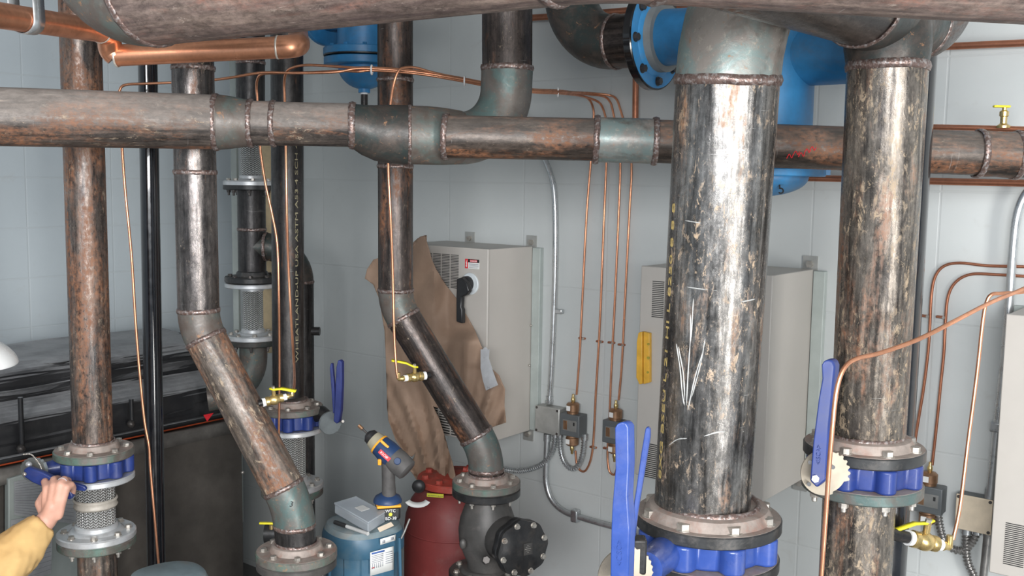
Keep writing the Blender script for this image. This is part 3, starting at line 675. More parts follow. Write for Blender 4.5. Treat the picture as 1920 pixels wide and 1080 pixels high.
# --- right hand 6 inch riser with header tee
R6 = .0841
d0 = P(1664, 125, 2.22); d1 = P(1627, 815, 2.32)
tD = thing('medium_riser', 'tan-scaled steel riser right of the largest one, topped by a green tee', 'pipe', d1)
pipe(tD, d0, d1, R6, 's_big2', 80)
hd = Vector((.65, .76, 0)).normalized(); tc = P(1664, 25, 2.22)
weld(tD, d0, UPV, R6 + .003, .009, 110)
G().tube([d0, lerp(d0, tc, .35), tc], [R6, R6 + .006, R6 + .006], 64).build('tee_branch', 'greend', tD, label='dark green tee branch')
ta = tc - hd * .15; tb = tc + hd * .15
G().tube(sections(ta, tb, 4), R6 + .003, 64).build('tee_run', 'greend', tD, label='dark green tee run')
weld(tD, ta, hd, R6 + .004, .007, 90); weld(tD, tb, hd, R6 + .004, .007, 90)
pipe(tD, tc - hd * .74, ta, R6, 's_tor', 64)
e_ = tc + hd * .36; AA = arc(tb, e_, e_ + UPV * .5, .205); G().tube([tb] + AA + [e_ + UPV * .45], R6, 64).build('end_elbow', 's_tor', tD)
fD = P(1620, 832, 2.32)
weld(tD, fD + UPV * .02, UPV, R6 + .006, .008, 110)
flange(tD, fD, UPV, .137, .027, 8, R6 + .012, 'flgblack', 'flgtop', br=.0125, phase=.15, bc=.115, hubh=.02)
v4 = thing('butterfly_valve', 'blue butterfly valve with toothed cream plate on the medium riser', 'valve', Vector((fD.x, fD.y, fD.z - .09)))
lugbody(v4, Vector((fD.x, fD.y, fD.z - .0285)), .136, .055, 8, 'blue', .15)
G().tube([Vector((fD.x - .08, fD.y - .05, fD.z - .055)), P(1545, 888, 2.16)], [.036, .03], 24).build('valve_neck', 'blue', v4)
g = G(); pc = P(1546, 887, 2.13); pts = []; N = 96
for k in range(N):
    a = 2 * PI * k / N; deg = math.degrees(a); tooth = (-20 < (deg if deg < 180 else deg - 360) < 62)
    r = .0495 * ((1.0 + (.09 if (k % 4) < 2 else 0)) if tooth else 1.0); r *= .9 if 296 < deg < 338 else 1
    pts.append(pc + Vector((math.cos(a) * r, -math.cos(a) * r * .1, math.sin(a) * r)))
g.prism(pts, (0, .005, 0)); npl = g.build('notch_plate', 'zincplate', v4, label='cream zinc notch plate with sawtooth edge')
for x, y in ((1519, 867), (1517, 908), (1562, 876)): G().cyl(P(x, y, 2.121), P(x, y, 2.128), .0045, 14).build('hole', 'blackpl', npl)
g = G(); platepx(g, [(1540, 684), (1545, 676), (1554, 674), (1562, 677), (1566, 687), (1559, 760), (1555, 800), (1549, 900), (1531, 915), (1518, 902), (1524, 830), (1534, 750), (1541, 710)], 2.09, (.018, .024, 0)); lv = g.build('lever_handle', 'blue', v4, bevel=.004, seg=3)
levertext(lv, 1539, 872, 2.0885, '<ISCA>', .0135, 'blue')
G().cyl(P(1529, 898, 2.083), P(1529, 898, 2.09), .008, 6).build('pivot_bolt', 'zincplate', v4)
tD2 = thing('medium_riser', 'lower half of the medium riser below its blue valve, green flange on top', 'pipe', Vector((fD.x, fD.y, 0)))
flange(tD2, Vector((fD.x, fD.y, fD.z - .084)), UPV, .137, .026, 8, R6, 'green', 'flgtop', up=False, dn=True, br=.0115, phase=.15, bc=.115, hubh=0)
pD2 = Vector((fD.x - .005, fD.y, 0)); lowpipe(tD2, pD2, fD.z - .11, R6 - .002, 's_big2')
# black glossy pipe behind
a = P(1705, 300, 2.50); b = P(1670, 900, 2.50)
G().tube(sections(zline(a, b, P(1725, 100, 2.50).z), zline(a, b, 0), 8), .050, 48).build('black_pipe', 'blackpipe', None, 'thick glossy black pipe directly behind the medium riser', 'pipe')

# ================================================================== HEADER
tK = thing('header_pipe', 'long dusty header running across in front of the risers, with reducer, tee and cap fittings', 'pipe', P(800, 255, 2.72))
R5 = .0706
k0 = P(-150, 215, 2.40); k1 = P(405, 229, 2.68)
pipe(tK, k0, k1, R5, 's_head', 64)
k2 = P(470, 231, 2.70); k3 = P(512, 231.5, 2.705)
G().tube([lerp(k1, k2, t / 6) for t in range(7)], [R5 + .001 - .012 * (t / 6) ** 1.5 for t in range(7)], 64).build('reducer', 'green2', tK, label='green grey reducer')
G().tube([k2, k3], R4 + .001, 64).build('coupling', 's_head', tK)
k4 = P(662, 235, 2.72); pipe(tK, k3, k4, R4, 's_head', 64)
hdr = (k4 - k1).normalized()
for p, r in ((k1, R5), (k2, R4 + .003), (k3, R4)): weld(tK, p, hdr, r + .003, .0065, 90)
tz = [(658, 235, 2.72, .0575), (672, 238, 2.722, .060), (690, 244, 2.728, .068), (710, 249, 2.74, .075), (735, 252, 2.75, .0785), (770, 253, 2.755, .0785)]
G().tube([P(x, y, Y) for x, y, Y, r in tz], [r for *_, r in tz], 64).build('reducing_elbow', 'greend', tK, label='black green reducing elbow with tan flakes')
tz2 = [(764, 253, 2.754, .0783), (800, 254, 2.765, .0785), (830, 256, 2.775, .077), (860, 258, 2.80, .073)]
G().tube([P(x, y, Y) for x, y, Y, r in tz2], [r for *_, r in tz2], 64).build('tee', 'green2', tK, label='grey green tee')
weld(tK, P(661, 235.5, 2.72), hdr, R4 + .004, .008, 90); weld(tK, P(768, 253, 2.755), hdr, .0795, .004, 90)
r0 = P(836, 256, 2.715); r1 = P(1118, 262, 2.715); r2 = P(1228, 265, 2.715); r3 = P(1835, 288, 2.665); r4 = P(1905, 291, 2.66); r5 = P(2080, 298, 2.64)
pipe(tK, r0, r1, R4 - .001, 's_headr', 64); G().tube(sections(r1, r2, 3), R4 + .002, 64).build('coupling', 'greenl', tK, label='pale green coupling'); pipe(tK, r2, r3, R4, 's_headr', 64)
hr = (r3 - r2).normalized()
for p, r in ((r0, R4), (r1, R4 + .003), (r2, R4 + .003), (r3, R4 + .003), (r4, R4 + .003)): weld(tK, p, hr, r + .003, .007, 90)
G().tube([r3, lerp(r3, r4, .5), r4], [R4 + .004, R4 + .001, R4 + .004], 64).build('tee', 's_headr', tK); pipe(tK, r4, r5, R4, 's_headr', 48)
# large down-pipe joining the tee
j0 = P(951, 128, 2.86); jt = zline(P(951, 20, 2.86), j0, CEIL); jc = P(946, 262, 2.86); j2 = P(860, 259, 2.80)
AA = arc(j0 + UPV * .02, jc, j2, .17, 16)
pipe(tK, jt, j0, R5 - .001, 's_tor', 64); G().tube([j0] + AA + [j2], R5 + .001, 64).build('elbow', 'green', tK, label='teal green elbow dropping into the tee'); weld(tK, j0, UPV, R5 + .002, .007, 90)
# red scribble on header
g = G()
for x, y in ((1480, 294), (1492, 288), (1502, 291), (1513, 284), (1523, 280)):
    L = spline([onpipe(x + dx, y + dy, R4 + .0006, r2, r3) for dx, dy in ((-5, 3), (0, -5), (4, 2), (7, -4))], 4); g.tube(L, .0012, 6)
g.build('paint_scribble', 'red', tK, label='faint red paint scribble')

# ================================================================== OVERHEAD PIPE
tO = thing('overhead_pipe', 'pale blurred overhead pipe crossing the very top of the view, closest to the camera', 'pipe', P(960, 0, 1.7))
ro = .11
def OP(px, Y, dz=.26 + ro):
    d = ray(px, 0); return Vector((CAM.x + d.x * Y / d.y, Y, CAM.z + dz))
o1 = OP(285, 2.0, .245 + ro); o2 = OP(1130, 1.535, .262 + ro); o3 = OP(2060, 1.72, .262 + ro)
AA = arc(o1, o2, o3, .22, 16); pipe(tO, o1, AA[0], ro, 's_near', 80); G().tube(AA, ro, 80).build('elbow', 's_near', tO); pipe(tO, AA[-1], o3, ro, 's_near', 80)
for p, d in ((AA[0], AA[0] - o1), (AA[-1], o3 - AA[-1])): weld(tO, p, d, ro + .002, .008, 120)
oe = o1 + (o1 - o2).normalized() * .16; AA = arc(o1, oe, oe + UPV * .6, .155, 14)
G().tube([o1] + AA + [oe + UPV * .4], ro + .002, 80).build('end_elbow', 'green2', tO); weld(tO, o1, o1 - o2, ro + .003, .007, 120)

# ================================================================== COPPER MAIN
rc = .0262
tC = thing('copper_pipe', 'wide copper pipe stepping down behind the overhead pipe with soldered elbows', 'pipe', P(210, 80, 2.5))
c0 = P(-150, 6, 1.85); c1_ = P(188, 58, 2.42); c2_ = P(204, 66, 2.46); c3_ = P(211, 104, 2.50); c4_ = P(552, 86, 2.50)
pipe(tC, c0, c1_, rc, 'copper', 48)
G().tube(spline([c1_, P(200, 62, 2.46), P(205, 78, 2.485), P(208, 94, 2.50), P(218, 104, 2.505)], 6), rc * 1.06, 40).build('elbow', 'copper', tC)
pipe(tC, P(218, 104, 2.505), P(520, 89, 2.50), rc, 'copper', 48)
G().tube(spline([P(522, 88.5, 2.50), P(545, 87, 2.502), P(558, 84, 2.53), P(560, 80, 2.60)], 6), rc * 1.07, 40).build('elbow', 'copper', tC); pipe(tC, P(560, 80, 2.60), P(556, 20, 3.4), rc, 'copper', 40)
for p, d in ((P(220, 104, 2.505), (1, 0, 0)), (P(521, 88.6, 2.50), (1, 0, 0)), (c1_, c1_ - c0)): weld(tC, p, d, rc * 1.08, .0022, 48, 'solder_ring', 'solder')
hg = thing('pipe_hanger', 'grey strap hanger looped under the copper pipe at the top left corner', 'hanger', P(52, 30, 2.1))
hc = lerp(c0, c1_, .60); d = (c1_ - c0).normalized(); F = frame(d); vs = []; N = 28
hp_ = P(50, 28, 2.15); hc = c0 + d * (hp_ - c0).dot(d)
side = d.cross(UPV).normalized(); u2 = side.cross(d); prof = []
for k in range(N + 1):
    a = PI + PI * k / N; prof.append(hc + side * math.cos(a) * (rc + .002) + u2 * math.sin(a) * (rc + .003))
prof = [prof[0] + u2 * .2] + prof + [prof[-1] + u2 * .2]
g = G(); g.grid([[p - d * .019 for p in prof], [p + d * .019 for p in prof]]); g.build('strap', 'galv', hg, solid=.002)

# ================================================================== SMALL COPPER TUBES
def tubeY(label, pts, r=.0042, m='copper', Y=3.15, group=None):
    q = []
    for p in pts: q.append(P(p[0], p[1], p[2] if len(p) > 2 else Y))
    return G().tube(spline(q, 5), r, 10).build('copper_tube', m, None, label, 'tube', group)
bun = [(700, 131, 3.18), (780, 137, 3.18), (850, 148, 3.2), (930, 163, 3.25), (1000, 172, 3.35), (1048, 174, 3.5)]
def bundle(dx, dy, dY): return [(x, y + dy, Y + dY) for x, y, Y in bun]
def wl(px, py, off=.012): q = PW(px, py, off); return (px, py, q.y)
tubeY('thin copper tube swinging out left of the black pipe and joining the overhead bundle',
      [(298, 1065), (295, 1030), (289, 960), (282, 880), (279, 835), (271, 790), (262, 700), (254, 600), (248, 500), (243, 440), (235, 360), (229, 280), (224, 190), (225, 168), (236, 159), (270, 157), (320, 155), (380, 152), (430, 146), (470, 139), (500, 136), (560, 137), (630, 135), (665, 129, 3.16)] + bundle(0, -2, -.01)
      + [(1085, 178, 3.8), wl(1104, 186), wl(1112, 203), wl(1113, 225), wl(1108, 300), wl(1100, 400), wl(1092, 560), wl(1087, 660), wl(1081, 740)], m='copper')
tubeY('thin bowed copper tube, left of the two hanging in front of the stencilled riser',
      [(522, 900, 3.48), (523, 800, 3.46), (524, 700, 3.44), (523, 560, 3.4), (520, 460, 3.4), (510, 400, 3.4), (497, 340, 3.4), (487, 270, 3.4), (483, 190, 3.38), (481, 165, 3.37), (483, 148, 3.35), (492, 139, 3.33), (520, 137, 3.3), (580, 136, 3.25), (640, 133, 3.2), (672, 134, 3.17)] + bundle(0, 1, .0)
      + [(1090, 180, 3.83), wl(1120, 190), wl(1131, 205), wl(1137, 235), wl(1137, 300), wl(1132, 420), wl(1125, 600), wl(1117, 740), wl(1113, 820), wl(1108, 860), wl(1098, 882), wl(1088, 882), wl(1081, 868), wl(1079, 845)])
tubeY('thin copper tube dropping straight to the yellow-handled valve beside the stencilled riser',
      [(549, 741, 2.84), (552, 715, 2.95), (551, 680, 3.2), (546, 600, 3.3), (541, 500, 3.35), (538, 400, 3.4), (536, 280, 3.4), (534, 190, 3.35), (533, 155, 3.33), (537, 136, 3.3), (548, 127, 3.28), (575, 122, 3.25), (620, 124, 3.2), (665, 127, 3.17)] + bundle(0, -4, .008)
      + [(1095, 176, 3.84), wl(1130, 180), wl(1143, 190), wl(1149, 208), wl(1160, 270), wl(1163, 310), wl(1160, 400), wl(1153, 560), wl(1146, 700), wl(1142, 800), wl(1139, 850), wl(1142, 882), wl(1152, 890), wl(1157, 876)])
tubeY('thin copper tube hanging in front of the brown-black offset riser down to its yellow-handled valve',
      [(746, 709, 3.16), (743, 690, 3.16), (739, 620, 3.17), (736, 500, 3.17), (732, 400, 3.15), (728, 310, 3.15), (729, 240, 3.14), (733, 190, 3.13), (739, 155, 3.12), (746, 135, 3.12), (757, 127, 3.13), (780, 127, 3.15), (820, 138, 3.18)] + [(930, 161, 3.24), (1000, 170, 3.34), (1048, 172, 3.49)]
      + [(1100, 174, 3.85), wl(1140, 178), wl(1155, 185), wl(1163, 205), wl(1175, 250), wl(1184, 310), wl(1180, 400), wl(1172, 560), wl(1166, 680), wl(1160, 750)])
tie = lambda x, y, Y, lab: G().tube(spline([P(x, y, Y) + Vector((0, math.cos(a) * .016, math.sin(a) * .014)) for a in [i * PI / 4 for i in range(9)]], 3), .0028, 8).build('cable_tie', 'white', None, lab, 'cable tie', 'cable ties round the copper tubes')
tie(697, 131, 3.18, 'white cable tie round the copper tubes in front of the small blue separator')
tie(871, 152, 3.21, 'white cable tie on the copper tubes, middle of three, left of the large elbow')
tie(1046, 173, 3.5, 'white cable tie on the copper tubes right of the large elbow')
tubeY('thin copper tube with the higher bend on the wall at far right', [wl(2000, 502), wl(1920, 500), wl(1850, 498), wl(1800, 493), wl(1770, 499), wl(1753, 520), wl(1746, 560), wl(1742, 640), wl(1733, 720), wl(1720, 800), wl(1708, 880), wl(1699, 960), wl(1694, 1010)], .0045, 'copperd')
tubeY('thin copper tube with the lower bend on the wall, dropping to the right-hand pressure switch', [wl(2000, 522), wl(1920, 518), wl(1870, 515), wl(1822, 514), wl(1793, 528), wl(1778, 555), wl(1773, 600), wl(1770, 660), wl(1764, 720), wl(1757, 790), wl(1748, 872)], .0045, 'copperd')
tubeY('thin copper tube running down to the brass valve at lower right', [(2010, 520, 2.62), (1930, 545, 2.58), (1880, 550, 2.56), (1860, 552, 2.55), (1850, 566, 2.55), (1843, 600, 2.55), (1832, 700, 2.53), (1815, 830, 2.5), (1800, 950, 2.47), (1787, 1012, 2.45)], .0048)
tubeY('closest thin copper tube, sweeping left and down in front of the medium riser\'s blue lever', [(2000, 500, 2.4), (1920, 541, 2.35), (1860, 566, 2.25), (1790, 602, 2.15), (1720, 637, 2.1), (1650, 662, 2.06), (1605, 673, 2.02), (1583, 690, 2.0), (1569, 730, 1.99), (1561, 800, 1.98), (1555, 870, 1.98), (1548, 970, 1.98), (1540, 1080, 1.98), (1535, 1160, 1.98)], .0048)
# clips holding tubes to the wall
for i, (x, y, lab) in enumerate(((1093, 634, 'tube clip screw on the first of four copper tubes'), (1126, 640, 'tube clip screw on the second of four copper tubes'), (1148, 642, 'tube clip screw on the third of four copper tubes'), (1167, 646, 'tube clip screw on the fourth of four copper tubes'), (1114, 838, 'tube clip screw beside the looped flexible conduit'), (1139, 840, 'tube clip screw left of the tall blue lever'), (1736, 592, 'tube clip screw on the left copper tube beside the black pipe'), (1766, 594, 'tube clip screw on the copper tube of the lower bend'))):
    q = PW(x, y, .0); t = thing('tube_clip', lab, 'clip', q, 'tube clips on the wall')
    F_ = (WU, UPV, WN)
    G().box(q + WN * .006, (.03, .008, .0125), F_).build('clip_strap', 'copperd', t, bevel=.002); G().cyl(q + WU * .009 + WN * .008, q + WU * .009 + WN * .016, .005, 12).build('screw_head', 'bolt', t)

# ================================================================== BALL VALVES
def bvalve(label, p0, ax, hd_, hup, L=.075, s=1.0, elbow=-1, nip=.03, nipm='s_dark'):
    ax = Vector(ax).normalized(); p0 = Vector(p0); t = thing('ball_valve', label, 'valve', p0)
    G().cyl(p0, p0 + ax * nip, .011 * s, 16).build('nipple', nipm, t)
    q = p0 + ax * nip; G().lathe([(.0145 * s, 0), (.0135 * s, .012 * s)], q - ax * .002, ax, 20).build('thread_tape', 'white', t, label='white thread tape')
    q += ax * .008 * s
    G().lathe([(.014 * s, 0), (.016 * s, .002), (.016 * s, .012 * s), (.013 * s, .015 * s), (.017 * s, .022 * s), (.018 * s, .03 * s), (.017 * s, .038 * s), (.013 * s, .045 * s), (.015 * s, .048 * s), (.015 * s, .058 * s)], q, ax, 16).build('brass_body', 'brass', t)
    m = q + ax * .03 * s; hup = Vector(hup).normalized(); G().cyl(m, m + hup * .038 * s, .0065 * s, 12).build('stem', 'brass', t)
    hdv = Vector(hd_).normalized(); h = m + hup * .038 * s; sd = hdv.cross(hup).normalized()
    pts = [h - hdv * .012 * s, h + hdv * .004 * s, h + hdv * .018 * s + hup * .004 * s, h + hdv * .03 * s + hup * .008 * s, h + hdv * .078 * s + hup * .008 * s]
    g = G(); g.grid([[p - sd * w_ for p, w_ in zip(pts, (.005, .007, .006, .0075, .0075))], [p + sd * w_ for p, w_ in zip(pts, (.005, .007, .006, .0075, .0075))]]); g.build('lever', 'yellow', t, solid=.004, label='yellow lever')
    G().cyl(h, h + hup * .008, .006 * s, 6).build('lever_nut', 'bolt', t)
    q2 = q + ax * .058 * s; G().lathe([(.011 * s, 0), (.011 * s, .012 * s)], q2, ax, 16).build('thread_tape', 'white', t)
    q3 = q2 + ax * .012 * s; G().lathe([(.009 * s, 0), (.010 * s, .006 * s), (.007 * s, .012 * s), (.007 * s, .02 * s)], q3, ax, 12).build('compression_fitting', 'brass', t)
    e = q3 + ax * .02 * s; G().tube([e - ax * .008, e, e + UPV * .022 * s], .0065 * s, 10).build('outlet_elbow', 'brass', t); return t
a = P(484, 757, 2.80); b = P(548, 741, 2.84); bvalve('brass gauge valve with yellow lever on the diagonal riser marked 3', a, b - a, (1, -.1, -.15), (-.05, -.2, 1), nip=.014, s=.86)
a = P(806, 703, 3.22); b = P(745, 711, 3.16); bvalve('brass gauge valve with yellow lever on the brown-black offset riser', a, b - a, (-1, -.2, .2), (0, -.2, 1), nip=.018, s=.95)
a = P(1666, 1000, 2.36); b = P(1787, 1027, 2.42); bvalve('brass valve with yellow lever branching from the lower half of the medium riser', a, b - a, (-1, -.2, -.28), (.1, -.1, 1), nip=.060, s=1.32)
t = thing('ball_valve', 'small brass valve with yellow lever standing on the right end of the header', 'valve', P(1880, 240, 2.85)); q = P(1881, 240, 2.8)
G().lathe([(.018, 0), (.018, .006), (.009, .012), (.009, .03), (.012, .032), (.012, .044), (.006, .048), (.006, .056)], q, n=16).build('brass_body', 'brass', t); G().box(q + Vector((-.008, 0, .058)), (.045, .014, .006)).build('lever', 'yellow', t, bevel=.002)
t = thing('ball_valve', 'yellow-lever valve half hidden behind the lowest green elbow near the dark panel', 'valve', P(505, 990, 3.4)); q = P(508, 985, 3.4)
G().box(P(500, 981, 3.35), (.05, .012, .007)).build('lever', 'yellow', t, bevel=.002); G().tube([P(498, 1000, 3.4), P(530, 1000, 3.4)], .035, 24).build('valve_body', 'castdk', t); G().cyl(P(509, 984, 3.38), P(509, 992, 3.38), .008, 12).build('stem', 'brass', t)

# ================================================================== BLUE AIR SEPARATORS
def tank_flange(parent, c, R, t, m, nb, name='tank_flange', br=.008):
    g = G(); g.lathe([(R - .003, t), (R, t - .003), (R, .003), (R - .003, 0)], c, n=56); f = g.build(name, m, parent); F = frame(UPV)
    for k in range(nb):
        a = 2 * PI * (k + .3) / nb; q = Vector(c) + Vector((math.cos(a) * (R - .016), math.sin(a) * (R - .016), 0))
        inst(bm_(br, br, 0, m), 'bolt', f, q + UPV * t, F)
    return f
Y = 3.82; s1 = thing('air_separator', 'small blue domed separator with drain nipple, behind the copper tubes', 'tank', P(683, 165, Y)); cx = P(683, 130, Y)
zz = lambda y, yy=Y: P(683, y, yy).z
G().tube(sections(Vector((cx.x, cx.y, zz(92))), Vector((cx.x, cx.y, CEIL - .25)), 4), .098, 48).build('shell', 'sky', s1); G().sph((cx.x, cx.y, CEIL - .25), .098, 32, (1, 1, .6)).build('top_dome', 'sky', s1)
tank_flange(s1, (cx.x, cx.y, zz(106)), .150, .028, 'sky', 12); tank_flange(s1, (cx.x, cx.y, zz(124)), .148, .028, 'sky', 0)
G().lathe([(.149, -.001), (.149, .004)], (cx.x, cx.y, zz(107)), n=48).build('gasket', 'blackpl', s1)
G().sph((cx.x, cx.y, zz(126)), .096, 40, (1, 1, .85)).build('bottom_dome', 'sky', s1)
G().cyl((cx.x, cx.y, zz(160)), (cx.x, cx.y, zz(174)), .022, 20).build('drain_boss', 'sky', s1); G().cyl((cx.x, cx.y, zz(176)), (cx.x, cx.y, zz(240)), .013, 16).build('drain_pipe', 's_dark', s1); G().cyl((cx.x, cx.y, zz(174)), (cx.x, cx.y, zz(177)), .014, 16).build('thread_tape', 'white', s1)
nz = zz(22); G().tube([Vector((cx.x - .05, cx.y, nz)), Vector((cx.x - .05, cx.y, nz)) - WU * .12], .06, 32).build('nozzle', 'sky', s1)
flange(s1, Vector((cx.x - .05, cx.y, nz)) - WU * .15, -WU, .115, .022, 0, .06, 'sky', 'sky', up=False); 
pn = Vector((cx.x, cx.y, zz(14))); G().tube([pn + WU * .05, pn + WU * .26], .057, 32).build('outlet_pipe', 's_dark', s1)
# big one
fw = P(1232, 72, 3.2)
s2 = thing('air_separator', 'large sky-blue separator behind the largest riser, domed bottom below the header', 'tank', P(1430, 372, 2.95)); 
Yb = 2.98; cb = P(1426, 300, Yb); cb = Vector((cb.x, cb.y, 0)); zb = lambda y: P(1430, y, Yb).z
G().tube(sections(Vector((cb.x, cb.y, zb(322))), Vector((cb.x, cb.y, zb(-60))), 6), .142, 56).build('shell', 'sky', s2)
G().sph((cb.x, cb.y, zb(-60)), .142, 40, (1, 1, .5)).build('top_dome', 'sky', s2)
tank_flange(s2, (cb.x, cb.y, zb(330)), .185, .022, 'sky', 14)
G().sph((cb.x, cb.y, zb(331)), .138, 48, (1, 1, .42)).build('bottom_dome', 'sky', s2)
nl = Vector((cb.x, cb.y, fw.z)); axn = -WU
f0 = fw
G().tube([nl, nl + (f0 - nl) * .8, f0 + WU * .02], [.075, .084, .086], 48).build('inlet_nozzle', 'sky', s2)
G().lathe([(.104, 0), (.104, -.045)], f0 + WU * .035, WU, 56).build('nozzle_collar', 'gasket', s2, label='grey rubbery collar behind the blue flange')
bf = flange(s2, f0 + WU * .0, WU, .155, .026, 8, .10, 'skyl', 'skyl', br=.012, phase=.1, bc=.130, hubh=.01, mb='boltdark')
sfl = f0 + WU * .66; sfl = Vector((sfl.x, sfl.y, P(1575, 95, sfl.y).z))
nr = Vector((cb.x, cb.y, sfl.z)); G().tube([nr, lerp(nr, sfl, .5), sfl], [.09, .085, .085], 48).build('outlet_nozzle', 'sky', s2)
G().lathe([(.105, 0), (.105, .03)], sfl - WU * .03, WU, 48).build('gasket', 'gasket', s2); flange(s2, sfl + WU * .03, WU, .14, .026, 8, .085, 'skyl', 'skyl', br=.01, mb='boltdark')
G().box(PW(1545, 322, .3), (.03, .03, .02)).build('lug', 'sky', s2)
g = G(); textg(g, '5', .045, Vector((cb.x + .0, cb.y - .136, zb(362))) + Vector((.02, 0, 0)), (.95, .3, 0), (0, .35, .9), .001); g.build('painted_digit', 'blackpl', s2)
te = thing('flanged_elbow', 'dark green rusty elbow with black flange feeding the large blue separator', 'pipe', f0)
flange(te, f0 - WU * .028, -WU, .158, .028, 0, .09, 'blackpipe', 'blackpipe', up=False)
bs0 = f0 - WU * .03; bs1 = f0 - WU * .15; el = f0 - WU * .33
pipe(te, bs0, bs1, R6, 's_tor', 56); AA = arc(bs1, el, el + UPV * .6, .19, 14); G().tube([bs1] + AA + [el + UPV * .5], R6 + .002, 64).build('elbow', 'greend', te); weld(te, bs1, WU, R6 + .003, .006, 80)

# ================================================================== WALL COPPER
def wtube(name, label, pts, r, m, off=.03, cat='pipe', seg=5, n=20):
    return G().tube(spline([PW(x, y, off) for x, y in pts], seg), r, n).build(name, m, None, label, cat)
wtube('copper_pipe', 'copper pipe along the wall at the upper right, below the overhead pipe', [(1700, 92), (1800, 86), (2000, 77)], .0105, 'copperd')
wtube('copper_pipe', 'copper pipe along the wall just below the header at right', [(1480, 333), (1650, 337), (1800, 341), (2000, 345)], .0105, 'copperd', .05)
wtube('copper_pipe', 'short upright copper pipe dropping behind the header beside the black flange', [(1193, 60), (1192, 150), (1191, 250)], .0115, 'copperd', .04)
wtube('copper_pipe', 'copper pipe high on the wall between the large elbow and the black flange', [(985, 34), (1080, 28), (1200, 18), (1300, 12)], .0125, 'copperd', .04)
wtube('copper_pipe', 'thin copper pipe lying along the top of the header at far right', [(1740, 238), (1830, 240), (2000, 245)], .008, 'copperd', .25)

# ================================================================== CABINETS
F3 = (WU, WN, UPV)
def cabinet(label, right_bot_px, zt, zb_, w, d, u_right, group='wall cabinets', sticker=False, grille=(.3, .72)):
    base = W0 + WU * u_right; t = thing('electrical_cabinet', label, 'cabinet', Vector((base.x, base.y, zb_)), group)
    c = base - WU * w / 2 + WN * d / 2; h = zt - zb_; cc = Vector((c.x, c.y, (zt + zb_) / 2))
    g = G(); g.box(cc + WN * .008, (w - .004, d - .02, h), F3); g.build('housing', 'cabinet', t, bevel=.003)
    fcx = base - WU * w / 2 + WN * d; fcc = Vector((fcx.x, fcx.y, cc.z))
    g = G(); g.box(fcc, (w, .012, h + .002), F3); g.build('front_cover', 'cabinet', t, bevel=.003)
    for k, nm in ((0, 1), (1, 1)):
        q = base - WU * (w * k) + WN * .012 + WU * (.02 if k == 0 else -.02)
        G().box(Vector((q.x, q.y, cc.z - .0)), (.04, .024, h - .01), F3).build('mounting_rail', 'cabinetd', t, bevel=.002)
    for k in (0, 1):
        q = base - WU * (.02 + (w - .14) * k)
        for zz_ in (zt + .015, zb_ - .02):
            q3 = Vector((q.x, q.y, zz_)); b_ = G(); b_.box(q3 + WN * .003, (.05, .006, .055), F3); bb = b_.build('mounting_tab', 'jbox', t)
            G().cyl(q3 + WN * .004, q3 + WN * .016, .012, 6).build('anchor_nut', 'bolt', bb)
    # vent grilles
    def grl(u0, u1, z0_, z1_, cols, nrows):
        g = G(); W = (u1 - u0) / cols
        for ci in range(cols):
            for r_ in range(nrows):
                q = base - WU * w + WU * (u0 + W * (ci + .5)) + WN * (d + .0065); g.box(Vector((q.x, q.y, z0_ + (z1_ - z0_) * (r_ + .5) / nrows)), (W * .86, .002, (z1_ - z0_) / nrows * .42), F3)
        g.build('vent_grille', 'slot', t, label='rows of dark vent slots')
    return t, base, grl, fcc
cA = PW(1005, 458, 0); zt = P(917, 468, 3.874).z; zb1 = P(917, 833, 3.874).z
W_, D_ = .47, .30; uA = (cA - W0).dot(WU)
t1_, base, grl, fcc = cabinet('grey wall cabinet with black disconnect handle and danger sticker, half wrapped in brown paper', 0, zt, zb1, W_, D_, uA)
def onf(px, py, o=.0): return hit(px, py, base + WN * (D_ + .0065 + o), WN)
def uof(px, py): return (onf(px, py) - (base - WU * W_)).dot(WU)
grl(uof(795, 500), uof(861, 500), onf(840, 540).z, onf(840, 476).z, 4, 22)
grl(uof(800, 780), uof(868, 780), onf(840, 815).z, onf(840, 700).z, 3, 24)
# sticker
q = onf(885.5, 495, .0005); sw, sh = .072, .037
st = G(); st.box(q, (sw, .001, sh), F3); sto = st.build('danger_sticker', 'paperlab', t1_, label='red, black and white danger sticker')
g = G(); g.box(q - WU * (sw / 2 - .0075) + WN * .0008, (.015, .001, sh), F3); g.build('red_panel', 'red', sto)
g = G(); g.box(q + WU * .0075 + UPV * (sh / 2 - .0065) + WN * .0008, (sw - .015, .001, .013), F3); g.build('black_band', 'blackpl', sto)
g = G(); g.box(q + WU * .0075 + UPV * (sh / 2 - .0065) + WN * .0014, (.036, .001, .009), F3); g.build('red_oval', 'red', sto, bevel=.0004)
g = G(); textg(g, 'DANGER', .0085, q - WU * .009 + UPV * (sh / 2 - .0095) + WN * .0022, WU, UPV, .0004); 
bl = q - WU * (sw / 2 - .0075) + WN * .0016; g.add([bl + WU * a + UPV * b for a, b in ((.002, .014), (-.0035, .001), (.0, .001), (-.002, -.008), (-.004, -.008), (0, -.015), (.004, -.008), (.0015, -.008), (.004, .004), (.0005, .004), (.004, .014))], [tuple(range(10, -1, -1))]); g.build('white_lettering', 'white', sto)
g = G()
for k in range(4): g.box(q + WU * (.0075 - (.002 if k == 3 else 0)) + UPV * (-.0005 - .0045 * k) + WN * .0008, (.05 - (.006 if k == 3 else 0), .0008, .0016 if k else .0028), F3)
g.build('small_print', 'print', sto)
